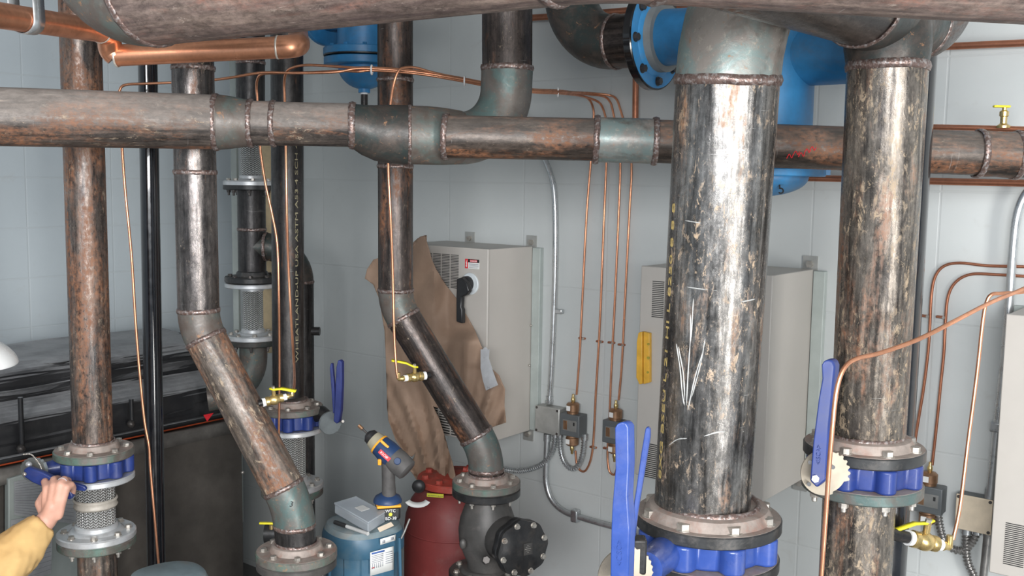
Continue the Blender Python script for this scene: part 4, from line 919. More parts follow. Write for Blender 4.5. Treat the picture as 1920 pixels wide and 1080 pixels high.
# disconnect
q = onf(882, 532, 0); dial = G(); dial.lathe([(.043, 0), (.043, .004), (.040, .007), (.0, .008)], q, WN, 48); dl = dial.build('switch_dial', 'greypl', t1_, label='white round switch dial')
hb = onf(877, 532, .008); g = G(); g.lathe([(.030, 0), (.030, .018), (.024, .03), (.014, .04), (0, .041)], hb, WN, 32); g.build('switch_knob', 'blackpl', dl)
g = G(); hx = [(863, 522), (872, 520), (882, 530), (886, 545), (881, 552), (872, 556), (871, 575), (873, 580), (873, 606), (862, 602), (862, 560)]
g.prism([onf(x, y, .034) for x, y in hx], WN * .022); g.build('switch_handle', 'blackpl', dl, bevel=.004)
g = G()
for x, y in ((1000, 492), (995, 610), (992, 685)):
    pp = hit(x, y, base, WU); g.sph(pp + WU * .002, .005, 10)
g.build('side_screws', 'bolt', t1_)
# tape + paper
def paper():
    import bmesh
    out = [(783, 447), (796, 441), (800, 452), (803, 462), (807, 475), (810, 487), (818, 505), (828, 522), (836, 534), (856, 560), (874, 590), (891, 620), (903, 650), (921, 690), (936, 704), (947, 730), (946, 762), (949, 792), (925, 800), (896, 812), (880, 802), (856, 786), (838, 770), (812, 762), (824, 783), (838, 817), (846, 838), (852, 850), (858, 868), (857, 880), (845, 888), (812, 898), (800, 888), (780, 866), (762, 855), (780, 846), (783, 838), (777, 843), (762, 836), (745, 817), (729, 785), (726, 765), (725, 725), (724, 690), (721, 620), (711, 560), (700, 534), (684, 522), (688, 505), (700, 487), (735, 475), (768, 462)]
    bm = bmesh.new(); bm.faces.new([bm.verts.new((x, y, 0)) for x, y in out])
    for x in range(684, 950, 5): bmesh.ops.bisect_plane(bm, geom=bm.verts[:] + bm.edges[:] + bm.faces[:], plane_co=(x + .3, 0, 0), plane_no=(1, 0, 0))
    for y in range(444, 898, 6): bmesh.ops.bisect_plane(bm, geom=bm.verts[:] + bm.edges[:] + bm.faces[:], plane_co=(0, y + .3, 0), plane_no=(0, 1, 0))
    def pt(x, y):
        f = noise.noise(Vector((x * .012, y * .006, 3))) * .035 + noise.noise(Vector((x * .030, y * .010, 8))) * .012 + abs(noise.noise(Vector((x * .016 + y * .010, y * .006, 1)))) * .04
        e = max(0, (724 - x) / 40) * .03; low = max(0, min(1, (y - 600) / 200))
        an = math.atan2(x - 850, 960 - y); f += low * (.016 * math.sin(an * 26 + 1.2 * noise.noise(Vector((x * .02, y * .01, 2)))) + .008 * math.sin(an * 61 + 2))
        f -= max(0, (x - 860) / 90) * .03 * (1 if y > 690 else 0)
        k_ = max(0, min(1, (x - 815) / 25)) * max(0, min(1, (640 - y) / 25)); f = f * (1 - .8 * k_) - .048 * k_
        return hit(x, y, W0 + WN * (D_ + .06 + f + e), WN) - Vector((0, .22, 0)) * max(0, (y - 765) / 132) ** 1.3 * (1 if x < 862 else 0)
    bm.verts.index_update(); g = G(); g.add([pt(v.co.x, v.co.y) for v in bm.verts], [[v.index for v in f.verts] for f in bm.faces]); bm.free(); return g
tp = thing('kraft_paper_wrap', 'crumpled brown kraft paper hanging over the grey cabinet and red tank', 'paper', PW(820, 890, .4))
paper().build('paper_sheet', 'kraft', tp, solid=.002, ang=60)
fl_ = G(); r = []
for i in range(7):
    a = PI * .9 * i / 6; r.append([hit(x, y, W0 + WN * (D_ + .075 + .02 * math.sin(a)), WN) + UPV * (-.012 * (1 - math.cos(a))) for x, y in ((768, 462), (778, 452), (788, 444), (800, 441))])
fl_.grid(r); fl_.build('folded_flap', 'kraft', tp, solid=.002)
tt = thing('duct_tape_strip', 'silver duct tape strip holding the brown paper to the cabinet corner', 'tape', onf(915, 700, .06))
for nm, pl_ in (('tape_end', [(902, 655), (918, 655), (917, 672), (926, 700), (934, 722), (912, 732), (906, 712), (902, 690)]),):
    g = G(); g.prism([hit(x, y, W0 + WN * (D_ + .115), WN) for x, y in pl_], WN * .003); g.build(nm, 'tape', tt)
g = G(); g.prism([hit(x, y, W0 + WN * (D_ + .1), WN) for x, y in ((906, 655), (911, 650), (916, 655), (915, 668), (908, 668))], WN * .008); g.build('tape_fold', 'tape', tt, bevel=.002)
# cabinet 2
cB2 = PW(1530, 515, 0); uB = (cB2 - W0).dot(WU); D2 = .345
zt2 = P(1445, 518, 3.1).z; zb2 = P(1447, 945, 3.1).z
t2_, base, grl, fcc = cabinet('grey wall cabinet standing behind the largest riser, a yellow level stuck to its front', 0, zt2, zb2, .47, D2, uB)
def onf2(px, py, o=.0): return hit(px, py, base + WN * (D2 + .0065 + o), WN)
def uof2(px, py): return (onf2(px, py) - (base - WU * .47)).dot(WU)
grl(uof2(1221, 560), uof2(1221, 560) + .155, onf2(1230, 596).z, onf2(1230, 526).z, 3, 20)
grl(uof2(1205, 860), uof2(1205, 860) + .19, onf2(1225, 898).z, onf2(1225, 832).z, 3, 18)
lvl = thing('spirit_level', 'yellow torpedo spirit level hanging upright on the cabinet behind the largest riser', 'level', onf2(1210, 715, .01))
g = G(); g.prism([onf2(x, y, .001) for x, y in ((1203, 623), (1207, 621), (1210, 621), (1210, 718), (1205, 719), (1199, 706), (1200, 640))], WN * .022); g.build('body_frame', 'level', lvl, bevel=.0015)
g = G(); g.prism([onf2(x, y, .001) for x, y in ((1211, 621), (1222, 624), (1222, 716), (1211, 719))], WN * .016); g.build('body_frame', 'level', lvl, bevel=.0015)
for x, y, r_ in ((1216, 645, .004), (1216, 671, .005), (1215, 698, .004)): G().lathe([(r_, 0), (r_, .003)], onf2(x, y, .017), WN, 16).build('vial', 'levvial', lvl)
# cabinet 3
e3_ = P(1890, 600, 2.78); base_u = (e3_ - WN * .33 - W0).dot(WU) + .47
p3 = P(1880, 700, 2.75); d3 = (p3 - W0).dot(WN)
u3 = (p3 - W0).dot(WU) + .47; zt3 = P(1908, 589, 2.75).z
t3_, base, grl, fcc = cabinet('grey wall cabinet cut by the right edge, with vent slots low on its front', 0, zt3, zt3 - .73, .47, max(.1, d3), u3)
D3 = max(.1, d3)
def onf3(px, py, o=.0): return hit(px, py, base + WN * (D3 + .0065 + o), WN)
def uof3(px, py): return (onf3(px, py) - (base - WU * .47)).dot(WU)
grl(uof3(1880, 1020), uof3(1880, 1020) + .18, onf3(1900, 1062).z, onf3(1900, 981).z, 3, 22)

# ================================================================== BOXES, SWITCHES, CONDUIT
def wbox(c, w, h, d, m, name, parent, **k): return G().box(c + WN * d / 2, (w, d, h), F3).build(name, m, parent, bevel=.003, **k)
def jbox(label, px, py, w, h, d, off, m, cm):
    q = PW(px, py, off); t = thing('junction_box', label, 'box', q); wbox(q, w, h, d, m, 'box_body', t); cv_ = wbox(q + WN * (d + .0005), w, h, .004, cm, 'cover_plate', t)
    for a, b in ((-1, 1), (1, 1), (-1, -1), (1, -1)): G().cyl(q + WN * (d + .004) + WU * a * w * .43 + UPV * b * h * .43, q + WN * (d + .007) + WU * a * w * .43 + UPV * b * h * .43, .005, 10).build('cover_screw', 'boltdark', cv_)
    return t, q
jb1, jq1 = jbox('square galvanised junction box right of the paper-wrapped cabinet', 1040, 784, .118, .108, .05, .005, 'jbox', 'jbox')
def pswitch(label, px, py, off=.02, s=1.0, group='pressure switches'):
    q = PW(px, py, off); t = thing('pressure_switch', label, 'switch', q, group); w, h, d = .095 * s, .092 * s, .06 * s
    wbox(q, w, h, d, 'swgrey', 'housing', t)
    fz = q + WN * (d + .001)
    wbox(fz + WU * .002, w * .72, h * .5, .0015, 'swplate', 'scale_plate', t); wbox(fz + WN * .001 - WU * w * .2, w * .2, h * .4, .0015, 'bronze', 'scale_window', t)
    wbox(fz + WN * .001 + WU * w * .25 + UPV * h * .1, .008 * s, .014 * s, .0015, 'slot', 'adjust_slot', t)
    b = q + WN * d * .5 - WU * w * .05
    for sg in (1, -1):
        o = b + UPV * sg * h * .5; 
        bl = G(); bl.lathe([(.024 * s, 0), (.024 * s, .008 * s), (.027 * s, .01 * s), (.027 * s, .038 * s), (.021 * s, .044 * s), (.008 * s, .046 * s)], o, UPV * sg, 28); bo = bl.build('bellows_can', 'bronze', t, label='brown bronze bellows can')
        G().box(o + UPV * sg * .024 * s + WN * .0275 * s - WU * .004, (.018 * s, .002, .02 * s), F3).build('can_label', 'paperlab', bo)
        G().lathe([(.006 * s, .044 * s), (.009 * s, .052 * s), (.009 * s, .062 * s), (.006 * s, .066 * s), (.005 * s, .08 * s)], o, UPV * sg, 10).build('flare_fitting', 'brass', t)
    return t, q
pswitch('grey pressure switch with two bronze cans beside the galvanised junction box', 1083, 793, .012, .96)
pswitch('grey pressure switch half hidden behind the tall blue lever', 1163, 806, .012, .96)
pswitch('grey pressure switch with bronze cans at lower right, left of the beige-covered box', 1748, 930, .012, .92)
jb3, jq3 = jbox('junction box with cover tinted beige by painted reflection at lower right beside the edge cabinet', 1833, 957, .105, .11, .045, .01, 'swgrey', 'warmcover')
def conduit(name, label, pts, r, m, off=.025, ends=((0, 0), (-1, 0))):
    t = thing(name, label, 'conduit', PW(*pts[0][:2], off)); G().tube(spline([PW(x, y, off) for x, y in pts], 6), r, 24).build('tube', m, t)
    return t
tt = conduit('conduit', 'shiny steel conduit dropping from behind the header into the galvanised box', [(965, 195), (990, 232), (1018, 290), (1036, 340), (1041, 400), (1041, 500), (1038, 600), (1034, 690), (1030, 752)], .0105, 'galv')
q = PW(1030, 748, .025); G().lathe([(.014, 0), (.016, .004), (.016, .014), (.013, .016), (.013, .03), (.015, .032)], q - UPV * .02, n=20).build('connector', 'galv', tt)
for x, y in ((1041, 583),): q = PW(x, y, .02); G().box(q + WU * .012, (.05, .02, .018), F3).build('strap', 'galv', tt, bevel=.003)
tt = conduit('conduit', 'dull steel conduit curving from the galvanised box away along the wall behind the tall lever', [(1026, 818), (1024, 870), (1024, 905), (1034, 936), (1056, 958), (1090, 971), (1150, 988), (1250, 1013), (1400, 1050)], .0115, 'galv')
q = PW(1079, 967, .025); G().box(q, (.03, .03, .05), F3).build('coupling', 'galv', tt, bevel=.004); q = PW(1026, 818, .025); G().lathe([(.015, 0), (.015, .03)], q - UPV * .02, n=16).build('connector', 'galv', tt)
tt = conduit('conduit', 'steel conduit bending down the wall near the right edge into the beige-covered box', [(2000, 330), (1955, 340), (1925, 362), (1908, 400), (1900, 460), (1893, 560), (1883, 680), (1870, 800), (1857, 930)], .0125, 'galv', .06)
q = PW(1869, 800, .06); G().box(q, (.034, .034, .03), F3).build('strap', 'galv', tt, bevel=.004); q = PW(1857, 922, .05); G().lathe([(.016, 0), (.016, .03)], q - UPV * .02, n=16).build('connector', 'galv', tt)
tt = conduit('conduit', 'grey conduit leaving the underside of the beige-covered box', [(1853, 992), (1849, 1030), (1842, 1100), (1835, 1180)], .0115, 'galvd', .04)
q = PW(1853, 1000, .04); G().lathe([(.015, 0), (.015, .025)], q - UPV * .01, n=16).build('connector', 'galvd', tt)
def flexc(label, pts, r=.0095, off=.03, m='galv'):
    t = thing('flexible_conduit', label, 'conduit', PW(*pts[0], off)); ribbed([PW(x, y, off) for x, y in pts], r).build('spiral_armour', m, t)
    for x, y in (pts[0], pts[-1]): q = PW(x, y, off); G().lathe([(r * 1.4, -.012), (r * 1.4, .012)], q, UPV if abs(pts[0][1] - y) < 60 or (x, y) == pts[0] else WU, 16).build('connector', 'galv', t)
    return t
flexc('ribbed metal flexible conduit running left from the galvanised box behind the check valve riser', [(1041, 814), (1037, 842), (1024, 864), (1003, 877), (975, 883), (945, 880), (900, 872)])
flexc('ribbed metal conduit looping from the galvanised box up into the first pressure switch', [(1050, 814), (1051, 842), (1058, 866), (1072, 879), (1085, 872), (1093, 850), (1096, 819)])
flexc('dark ribbed conduit hanging from the right-hand pressure switch towards the brass valve', [(1759, 958), (1762, 985), (1770, 1012), (1788, 1030), (1808, 1031), (1824, 1014), (1832, 994)], .0105, .03, 'galvd')
flexc('dark ribbed conduit dropping from the beige-covered box out of the bottom of the view', [(1812, 994), (1811, 1025), (1815, 1055), (1828, 1085), (1840, 1130)], .0105, .03, 'galvd')

# ================================================================== RED TANK, MOTORS, TOOLS
Y = 3.75; tr = thing('pot_feeder_tank', 'dusty dark red tank with bolted top flange, under the brown paper', 'tank', Vector((P(852, 1000, Y).x, Y, 0)))
rx = P(852, 950, Y).x; zr = lambda y: P(852, y, Y).z
G().lathe([(.19, 0), (.19, zr(985)), (.185, zr(962)), (.165, zr(935)), (.14, zr(918)), (.125, zr(910))], (rx, Y, 0), n=64).build('shell', 'redtank', tr)
flr = flange(tr, Vector((rx, Y, zr(893))), UPV, .142, .026, 8, .07, 'redfl', 'redfl', br=.013, phase=.4, hubh=.006, mb='redfl')
weld(tr, Vector((rx, Y, zr(985))), UPV, .19, .003, 80, 'seam', 'redtank')
G().sph(P(785, 912, 3.61), .025, 24, (1, .6, 1)).build('black_plug', 'blackpl', tr)
def shell_pt(px, py, R=.19):
    return onpipe(px, py, R, Vector((rx, Y, 0)), Vector((rx, Y, 1)))
g = G(); aa = []; bb = []
for k in range(11):
    a = math.radians(195 + 150 * k / 10); aa.append(P(783 + 24 * math.cos(a), 938 - 14 * math.sin(a), 3.60)); bb.append(P(783 + 15 * math.cos(a), 935 - 7 * math.sin(a), 3.615))
g.grid([aa, bb]); g.build('white_arc_sticker', 'paperlab', tr, solid=.001)
q = P(816, 929, 3.575); g = G(); g.box(q, (.062, .0015, .018), ((.98, .02, -.06), (0, .85, .5), (.06, -.5, .85))); yst = g.build('yellow_sticker', 'yelcat', tr)
g = G(); textg(g, 'NO STEPPING BELOW', .0055, q + Vector((-.027, -.004, -.001)), (.98, .02, -.06), (.03, .5, .85), .0006); g.build('black_lettering', 'blackpl', yst)
g = G(); pv = P(878, 882, 3.66); g.tube([P(872, 900, 3.7), P(880, 882, 3.68), P(895, 868, 3.66)], .006, 10); g.sph(P(878, 882, 3.66), .014, 12); g.cyl(P(868, 880, 3.66), P(884, 884, 3.66), .01, 8); g.build('vent_cock', 'redfl', tr)

def motor(label, cx_px, ytop, Y, R, full=True):
    c = P(cx_px, ytop, Y); t = thing('pump_motor', label, 'motor', Vector((c.x, c.y, 0)), None); zt_ = c.z
    rf = lambda a, r, z: 1 + .035 * math.cos(4 * a + .6)
    G().lathe([(R * 1.03, zt_ - .085), (R * 1.05, zt_ - .08), (R * 1.05, zt_ - .04), (R * 1.0, zt_ - .022)], (c.x, c.y, 0), n=72, rf=rf).build('fan_cover_band', 'motor', t)
    G().lathe([(R * 1.0, zt_ - .0225), (R * .93, zt_ - .006), (R * .8, zt_), (0, zt_ + .002)], (c.x, c.y, 0), n=72, rf=rf).build('fan_cover_top', 'motort', t, label='dusty top of the motor cover')
    def ribs(a, r, z): return 1 + .05 * (1 if math.cos(6 * a + 1.0) > .1 else 0)
    G().lathe([(R * .93, .45), (R * .93, zt_ - .082)], (c.x, c.y, 0), n=120, rf=ribs).build('motor_body', 'motor', t)
    G().lathe([(R * .75, 0), (R * .75, .1), (R * .6, .14), (R * .6, .36), (R * .95, .45)], (c.x, c.y, 0), n=40).build('pump_casing', 'motor', t)
    return t, c
tm, mc = motor('blue pump motor with white nameplate labels, tools lying on its top', 681, 975, 3.15, .122)
def msurf(px, py, R): return onpipe(px, py, R, Vector((mc.x, mc.y, 0)), Vector((mc.x, mc.y, 1)))
def curved_label(pxs, R, m, name, parent, nx=8, sh=0.0):
    (x0, y0), (x1, y1), h = pxs; r = []
    for j in range(2): r.append([msurf(x0 + (x1 - x0) * k / nx, y0 + (y1 - y0) * k / nx + h * j, R) for k in range(nx + 1)])
    return G().grid(r).build(name, m, parent, solid=.0008)
RL = .122 * 1.09 
l1 = curved_label(((713, 1011), (742, 1002), 11), RL + .001, 'paperlab', 'white_label', tm)
curved_label(((717, 1014), (722, 1012.4), 5), RL + .002, 'print', 'printed_mark', l1, 2); curved_label(((733, 1008), (738, 1006.4), 5), RL + .002, 'print', 'printed_mark', l1, 2)
l2 = curved_label(((694, 1036), (738, 1024), 44), RL - .003, 'paperlab', 'nameplate_label', tm, 10)
curved_label(((697, 1037), (721, 1031), 3), RL - .0018, 'printblue', 'blue_heading', l2, 5)
for k in range(5): curved_label(((697, 1043 + k * 3.2), (719, 1037 + k * 3.2), 1.1), RL - .0018, 'print', 'printed_line', l2, 4)
for k in range(6): curved_label(((723, 1036 + k * 4), (736, 1032.5 + k * 4), 1.4), RL - .0018, 'print', 'printed_line', l2, 3)
for k in range(6): curved_label(((698 + k * 3.8, 1058 - k), (699.2 + k * 3.8, 1057.6 - k), 9), RL - .0018, 'print', 'printed_column', l2, 2)
curved_label(((697, 1064.5), (702, 1063), 2), RL - .0018, 'red', 'red_print', l2, 2)
g = G(); g.prism([P(x, y, 3.06) for x, y in ((708, 991), (733, 980), (738, 986), (712, 998))], (0, .001, .002)); g.build('beige_sticker', plain('beige_sticker', (.55, .45, .34), .6), tm)
G().tube([P(768, 973, 3.1), P(758, 998, 3.08), P(752, 1010, 3.07)], .0035, 10).build('drain_tube', 'galvd', tm); G().tube([P(749, 1008, 3.06), P(751, 1090, 3.06)], .005, 10).build('side_conduit', 'motor', tm)
motor('second blue pump motor, only its pale dusty round top showing at the bottom edge', 316, 1074, 2.78, .11)

# plastic case, marker
mz = mc.z + .003
cs = thing('parts_case', 'clear plastic parts case lying tilted on the blue motor', 'box', P(672, 985, 3.08))
def caseb(z0c, z1c, sh=1.0): return [P(x, y, Yc) for x, y, Yc in ()]
cp = [P(627, 946, 3.20), P(668, 942, 3.27), P(722, 970, 3.12), P(690, 982, 3.02)]
zc0 = mz
base4 = [Vector((p.x, p.y, zc0)) for p in cp]; 
bx_ = G(); bx_.prism(base4, (0, 0, .030)); bx_.build('case_body', 'clear', cs, bevel=.004, seg=3)
top4 = [p + Vector((0, 0, .0305)) for p in base4]; lid = G(); cen = sum(top4, Vector()) / 4; lid.prism([cen + (p - cen) * 1.02 for p in top4], (0, 0, .006)); ld = lid.build('lid', 'clear', cs, bevel=.002)
dx_ = (base4[2] - base4[1]).normalized(); dy_ = (base4[0] - base4[1]).normalized()
G().box(cen + dx_ * .01 + Vector((0, 0, .0072)), (.045, .035, .001), (dx_, dy_, dx_.cross(dy_))).build('lid_sticker', 'paperlab', ld)
g = G()
for k in range(26):
    a, b = random.random() * .8 + .1, random.random() * .8 + .1; q = lerp(lerp(base4[0], base4[1], a), lerp(base4[3], base4[2], a), b) + UPV * (.004 + .012 * random.random()); v = Vector((random.uniform(-1, 1), random.uniform(-1, 1), .2)).normalized() * .009; g.cyl(q - v, q + v, .0018, 6)
g.build('loose_screws', 'bolt', cs, kind='stuff')
mk = thing('marker_pen', 'grey marker pen with black cap in front of the clear case', 'pen', P(660, 972, 3.02))
m0 = P(628, 958, 3.10); m1 = P(690, 982, 3.0); m0.z = m1.z = mz + .006
G().cyl(lerp(m0, m1, .36), m1, .0058, 14).build('barrel', plain('pen_grey', (.48, .48, .47), .4), mk); G().cyl(m0, lerp(m0, m1, .36), .007, 14).build('cap', 'blackpl', mk)

# cordless drill standing on its battery
dr = thing('cordless_drill', 'navy and orange cordless drill standing on its battery on the blue motor', 'drill', P(722, 975, 3.18))
Yd = 3.17
def DP(x, y, o=0): return P(x, y, Yd + o)
bt = [DP(694, 950), DP(694, 938), DP(712, 947), DP(749, 944), DP(750, 966), DP(747, 973), DP(722, 974), DP(702, 958)]
bx0 = Vector((DP(722, 960).x, Yd, mz)); bF = ((.97, .24, 0), (-.24, .97, 0), (0, 0, 1))
bc0 = Vector((DP(726, 950).x, Yd + .01, mz))
hgt = DP(735, 947).z - mz
g = G(); g.box(bc0 + UPV * hgt * .5, (.074, .085, hgt), bF); bat = g.build('battery', 'blackpl', dr, bevel=.008, seg=3, label='black battery with handwritten marks')
g = G(); g.box(bc0 + UPV * (hgt + .004), (.078, .089, .009), bF); g.build('orange_band', 'orange', dr, bevel=.003)
g = G(); zq = bc0.z + hgt + .008
pr = [(.046, 0), (.046, .006), (.040, .018), (.026, .026), (.021, .03)]
g.lathe(pr, (bc0.x, bc0.y, zq), n=32, rf=None); g.build('foot', 'navy', dr)
fn = Vector((-.43, -.90, 0)).normalized() * -1
fx_, fy_ = Vector(bF[0]), Vector(bF[1])
g = G(); tpos = bc0 - fy_ * .0385 + UPV * (hgt * .55) - fx_ * .018
for txt, dz_ in (('WTC', .0045), ('BD-38', -.020)): textg(g, txt, .0138, bc0 - fy_ * .0432 + fx_ * (-.012 if dz_ > 0 else -.013) + UPV * (hgt * .55 + dz_), fx_, UPV, .0008)
g.build('handwriting', 'white', bat); G().lathe([(.006, 0), (.006, .001)], bc0 - fy_ * .043 + fx_ * .004 + UPV * hgt * .50, -fy_, 16).build('round_sticker', 'yelcat', bat)
hb0 = Vector((bc0.x + .004, bc0.y, zq + .02)); hb1 = DP(728, 872); 
def orect(a, n): return 1
G().tube([hb0, lerp(hb0, hb1, .4), lerp(hb0, hb1, .8), hb1 + UPV * .02], [.026, .024, .024, .025], 20, rfun=lambda i, k: 1 + .12 * math.cos(2 * (2 * PI * k / 20))).build('handle', 'toolgrey', dr)
d0_ = DP(765, 883, -.02); d1_ = DP(689, 813, .03); da = (d1_ - d0_).normalized(); Ld = (d1_ - d0_).length
def dseg(a, b, pr, m, name, **k): return G().lathe([(r, Ld * (a + (b - a) * t)) for t, r in pr], d0_, da, 32).build(name, m, dr, **k)
dseg(0, .40, [(0, .030), (.06, .036), (.6, .039), (1, .037)], 'toolgrey', 'motor_housing', label='dusty grey motor end')
dseg(.36, .70, [(0, .0385), (.5, .038), (1, .034)], 'navy', 'gear_housing'); dseg(.69, .725, [(0, .036), (1, .035)], 'orange', 'orange_ring')
dseg(.725, .86, [(0, .033), (1, .028)], plain('khaki_clutch', (.33, .30, .22), .5), 'clutch_ring'); dseg(.86, 1.0, [(0, .026), (.6, .024), (1, .012)], 'blackpl', 'chuck')
ch_ = d0_ + da * Ld; G().cyl(ch_, ch_ + da * .03, .0035, 8).build('driver_bit', 'boltdark', dr); G().cyl(ch_ + da * .022, ch_ + da * .04, .006, 8).build('bit_socket', 'bronze', dr)
camd = (CAM - d0_).normalized(); sdv = da.cross(camd).normalized(); nf = sdv.cross(da).normalized(); nf = nf if nf.dot(camd) > 0 else -nf
q = d0_ + da * Ld * .45 + nf * .037 - sdv * 0; up_ = sdv if sdv.z > 0 else -sdv
q = d0_ + da * Ld * .46 + nf * .036 - up_ * .014
g = G(); g.box(q, (.045, .014, .004), (da, up_, nf)); rl = g.build('red_badge', 'red', dr); g = G(); textg(g, 'RYOBI', .011, q + da * .017 - up_ * -.004 + nf * .0022, -da, -up_, .0006); g.build('white_lettering', 'white', rl)
g = G(); g.box(d0_ + da * Ld * .60 + nf * .033 + up_ * .012, (.035, .009, .008), (da, up_, nf)); g.build('orange_accent', 'orange', dr, bevel=.002)
G().lathe([(.012, 0), (.010, .004)], d0_ + da * Ld * .22 + nf * .037, nf, 16).build('blue_button', 'navy', dr); G().box(DP(712, 866, -.02), (.012, .015, .02)).build('trigger', 'orange', dr, bevel=.003)

# ================================================================== LEFT MACHINE
MD = LU.copy(); MN = -WU                           # along the machine, towards the wall
m_ref = Vector((P(440, 700, 4.3).x, 4.3, 0))
def mpl(px, py, off): return hit(px, py, m_ref + MN * off, MN)
tmc = thing('boiler_unit', 'long black-cased boiler with dull stainless front panel along the side wall', 'boiler', Vector((m_ref.x, m_ref.y, 0)))
def mext(prof, s0, s1, nseg=1, jit=0):
    g = G(); rows = []
    for i in range(nseg + 1):
        s = s0 + (s1 - s0) * i / nseg; row = []
        for j, (o, z) in enumerate(prof):
            b = m_ref + MD * s + MN * o; dz = jit * noise.noise(Vector((s * 3.1, j * .9, 0))) if jit else 0; do = jit * noise.noise(Vector((s * 4.0, j * .9, 5))) if jit else 0
            row.append(Vector((b.x, b.y, z + dz)) + MN * do)
        rows.append(row)
    g.grid(rows); n = len(prof); return g
zm = lambda y, o: mpl(100, y, o).z
def smooth_prof(p, k=5): 
    q = spline([Vector((a, 0, b)) for a, b in p], k); return [(v.x, v.z) for v in q]
S0, S1 = -2.2, .04
G().box(m_ref + MD * (S0 + S1) / 2 + MN * .36 + UPV * (zm(886, 0) / 2), (S1 - S0, .70, zm(886, 0)), (MD, MN, UPV)).build('front_panel', 'stainless', tmc, bevel=.004, label='dull brown stainless front panel')
pr = [(-.02, zm(888, -.02)), (-.02, zm(862, -.02)), (.05, zm(856, .05)), (.7, zm(856, .05))]
g = mext(pr, S0, S1 + .01); g.build('top_ledge', 'strip', tmc, solid=.004)
pr = [(.03, zm(855, .03)), (.028, zm(849, .03)), (.7, zm(849, .03))]
mext([(.022, zm(853, .022)), (.022, zm(850, .022)), (.7, zm(850, .022))], S0, S1).build('gasket_line', 'orgask', tmc, solid=.002, label='thin orange gasket line')
mext([(.018, zm(850, .018)), (.018, zm(842, .018)), (.06, zm(838, .06)), (.7, zm(838, .06))], S0, S1).build('casing_lip', 'casing', tmc, solid=.003)
low = smooth_prof([(.06, zm(840, .06)), (.062, zm(815, .062)), (.066, zm(785, .066)), (.085, zm(772, .085)), (.15, zm(752, .15)), (.20, zm(738, .20))])
up_p = smooth_prof([(.205, zm(738, .205)), (.207, zm(720, .207)), (.21, zm(702, .21)), (.23, zm(688, .23)), (.30, zm(672, .30)), (.42, zm(658, .42)), (.6, zm(640, .6)), (.68, zm(637, .68))])
mext(low, S0, S1, 60, .006).build('lower_casing', 'casing', tmc, label='black moulded lower casing'); mext(up_p, S0, S1, 60, .010).build('upper_casing', 'casing', tmc, label='black moulded upper casing with dusty top')
# slope-based dust on the black moulding, paled to stand in for ceiling bounce
def dust_bounce_mat(base_m):
    m = M[base_m]; nt = m.node_tree; bs = nt.nodes['Principled BSDF']; src = bs.inputs['Base Color'].links[0].from_socket
    geo = nd(nt, 'ShaderNodeNewGeometry'); sp = nd(nt, 'ShaderNodeSeparateXYZ'); ln(nt, geo.outputs['True Normal'], sp.inputs[0])
    n = noi(nt, objmap(nt, 1), 7, 5, .7); z = mth(nt, 'ABSOLUTE', sp.outputs[2]); f = mth(nt, 'MULTIPLY', ramp(nt, z, .45, .95, 0, .9), ramp(nt, n, .3, .6, .55, 1))
    ln(nt, mix(nt, f, src, (.40, .40, .41)), bs.inputs['Base Color']); r = mth(nt, 'ADD', mth(nt, 'MULTIPLY', f, .3), .33); ln(nt, r, bs.inputs['Roughness'])
dust_bounce_mat('casing')
for nm, prf in (('end_cap', low), ('end_cap', up_p)):
    pts = [m_ref + MD * S1 + MN * o + UPV * z for o, z in prf]; o_l = prf[-1][0]; pts += [m_ref + MD * S1 + MN * o_l + UPV * prf[0][1]]; G().prism(pts, MD * .004).build(nm, 'casing', tmc)
q = mpl(85, 672, .38); 
g = G(); cpt = mpl(100, 672, .36); g.lathe([(.12, -.01), (.12, .004), (.115, .007), (0, .007)], Vector((cpt.x, cpt.y, cpt.z)), n=40, rf=lambda a, r, z: 1 + .15 * math.cos(2 * a)); g.build('access_lid', 'casing', tmc, label='oval lid moulded in the casing top')
for x, ya, yb in ((38, 735, 845), (246, 738, 798)):
    pa = mpl(x, ya + 10, .04); pb = mpl(x, yb, .01); pb = Vector((pa.x, pa.y, pb.z)) ; G().cyl(pa, pb, .009, 12).build('clamp_rod', 'casing', tmc); G().sph(pb + Vector((0, -.01, .0)), .016, 14).build('rod_nut', 'boltdark', tmc)
tri = [mpl(x, y, -.024) for x, y in ((381, 778), (400, 774), (388, 790))]; G().prism(tri, -MN * .002).build('red_triangle', 'red', tmc)
q = mpl(455, 886, -.004); G().sph(q, .008, 12).build('panel_screw', 'bolt', tmc)
# control panel at left
cpn = thing('label_panel', 'grey framed panel with silver label plates behind the person\'s sleeve', 'panel', mpl(60, 1080, -.05))
g = G(); g.prism([mpl(x, y, -.004) for x, y in ((8, 895), (100, 868), (150, 860), (150, 1120), (8, 1150))], -MN * .03); g.build('panel_frame', 'cabinetd', cpn, bevel=.004)
for pts in ([(26, 903), (142, 880), (142, 983), (26, 965)], [(20, 975), (100, 960), (95, 1075), (20, 1100)]):
    pl = G().prism([mpl(x, y, -.0355) for x, y in pts], -MN * .002).build('label_plate', 'silver', cpn, label='brushed silver plate with fine lines')
    (xa, ya), (xb, yb), (xc, yc), (xd, yd) = pts; g = G()
    for k in range(1, 14):
        t = k / 14; a = mpl(xa + 3, ya + (yd - ya) * t, -.0382); b = mpl(xb - 4, yb + (yc - yb) * t, -.0382); g.tube([a, b], .0008, 4)
    g.build('fine_lines', 'print', pl)
# little box on top near wall
q = mpl(226, 636, .62); tbx = thing('small_box', 'small cream and black box on the boiler top next to the wall', 'box', q)
G().box(q, (.05, .07, .045), (MD, MN, UPV)).build('box_body', 'blackpl', tbx, bevel=.002); G().box(q - MD * .027 + UPV * 0, (.006, .068, .045), (MD, MN, UPV)).build('box_end', 'wood', tbx)

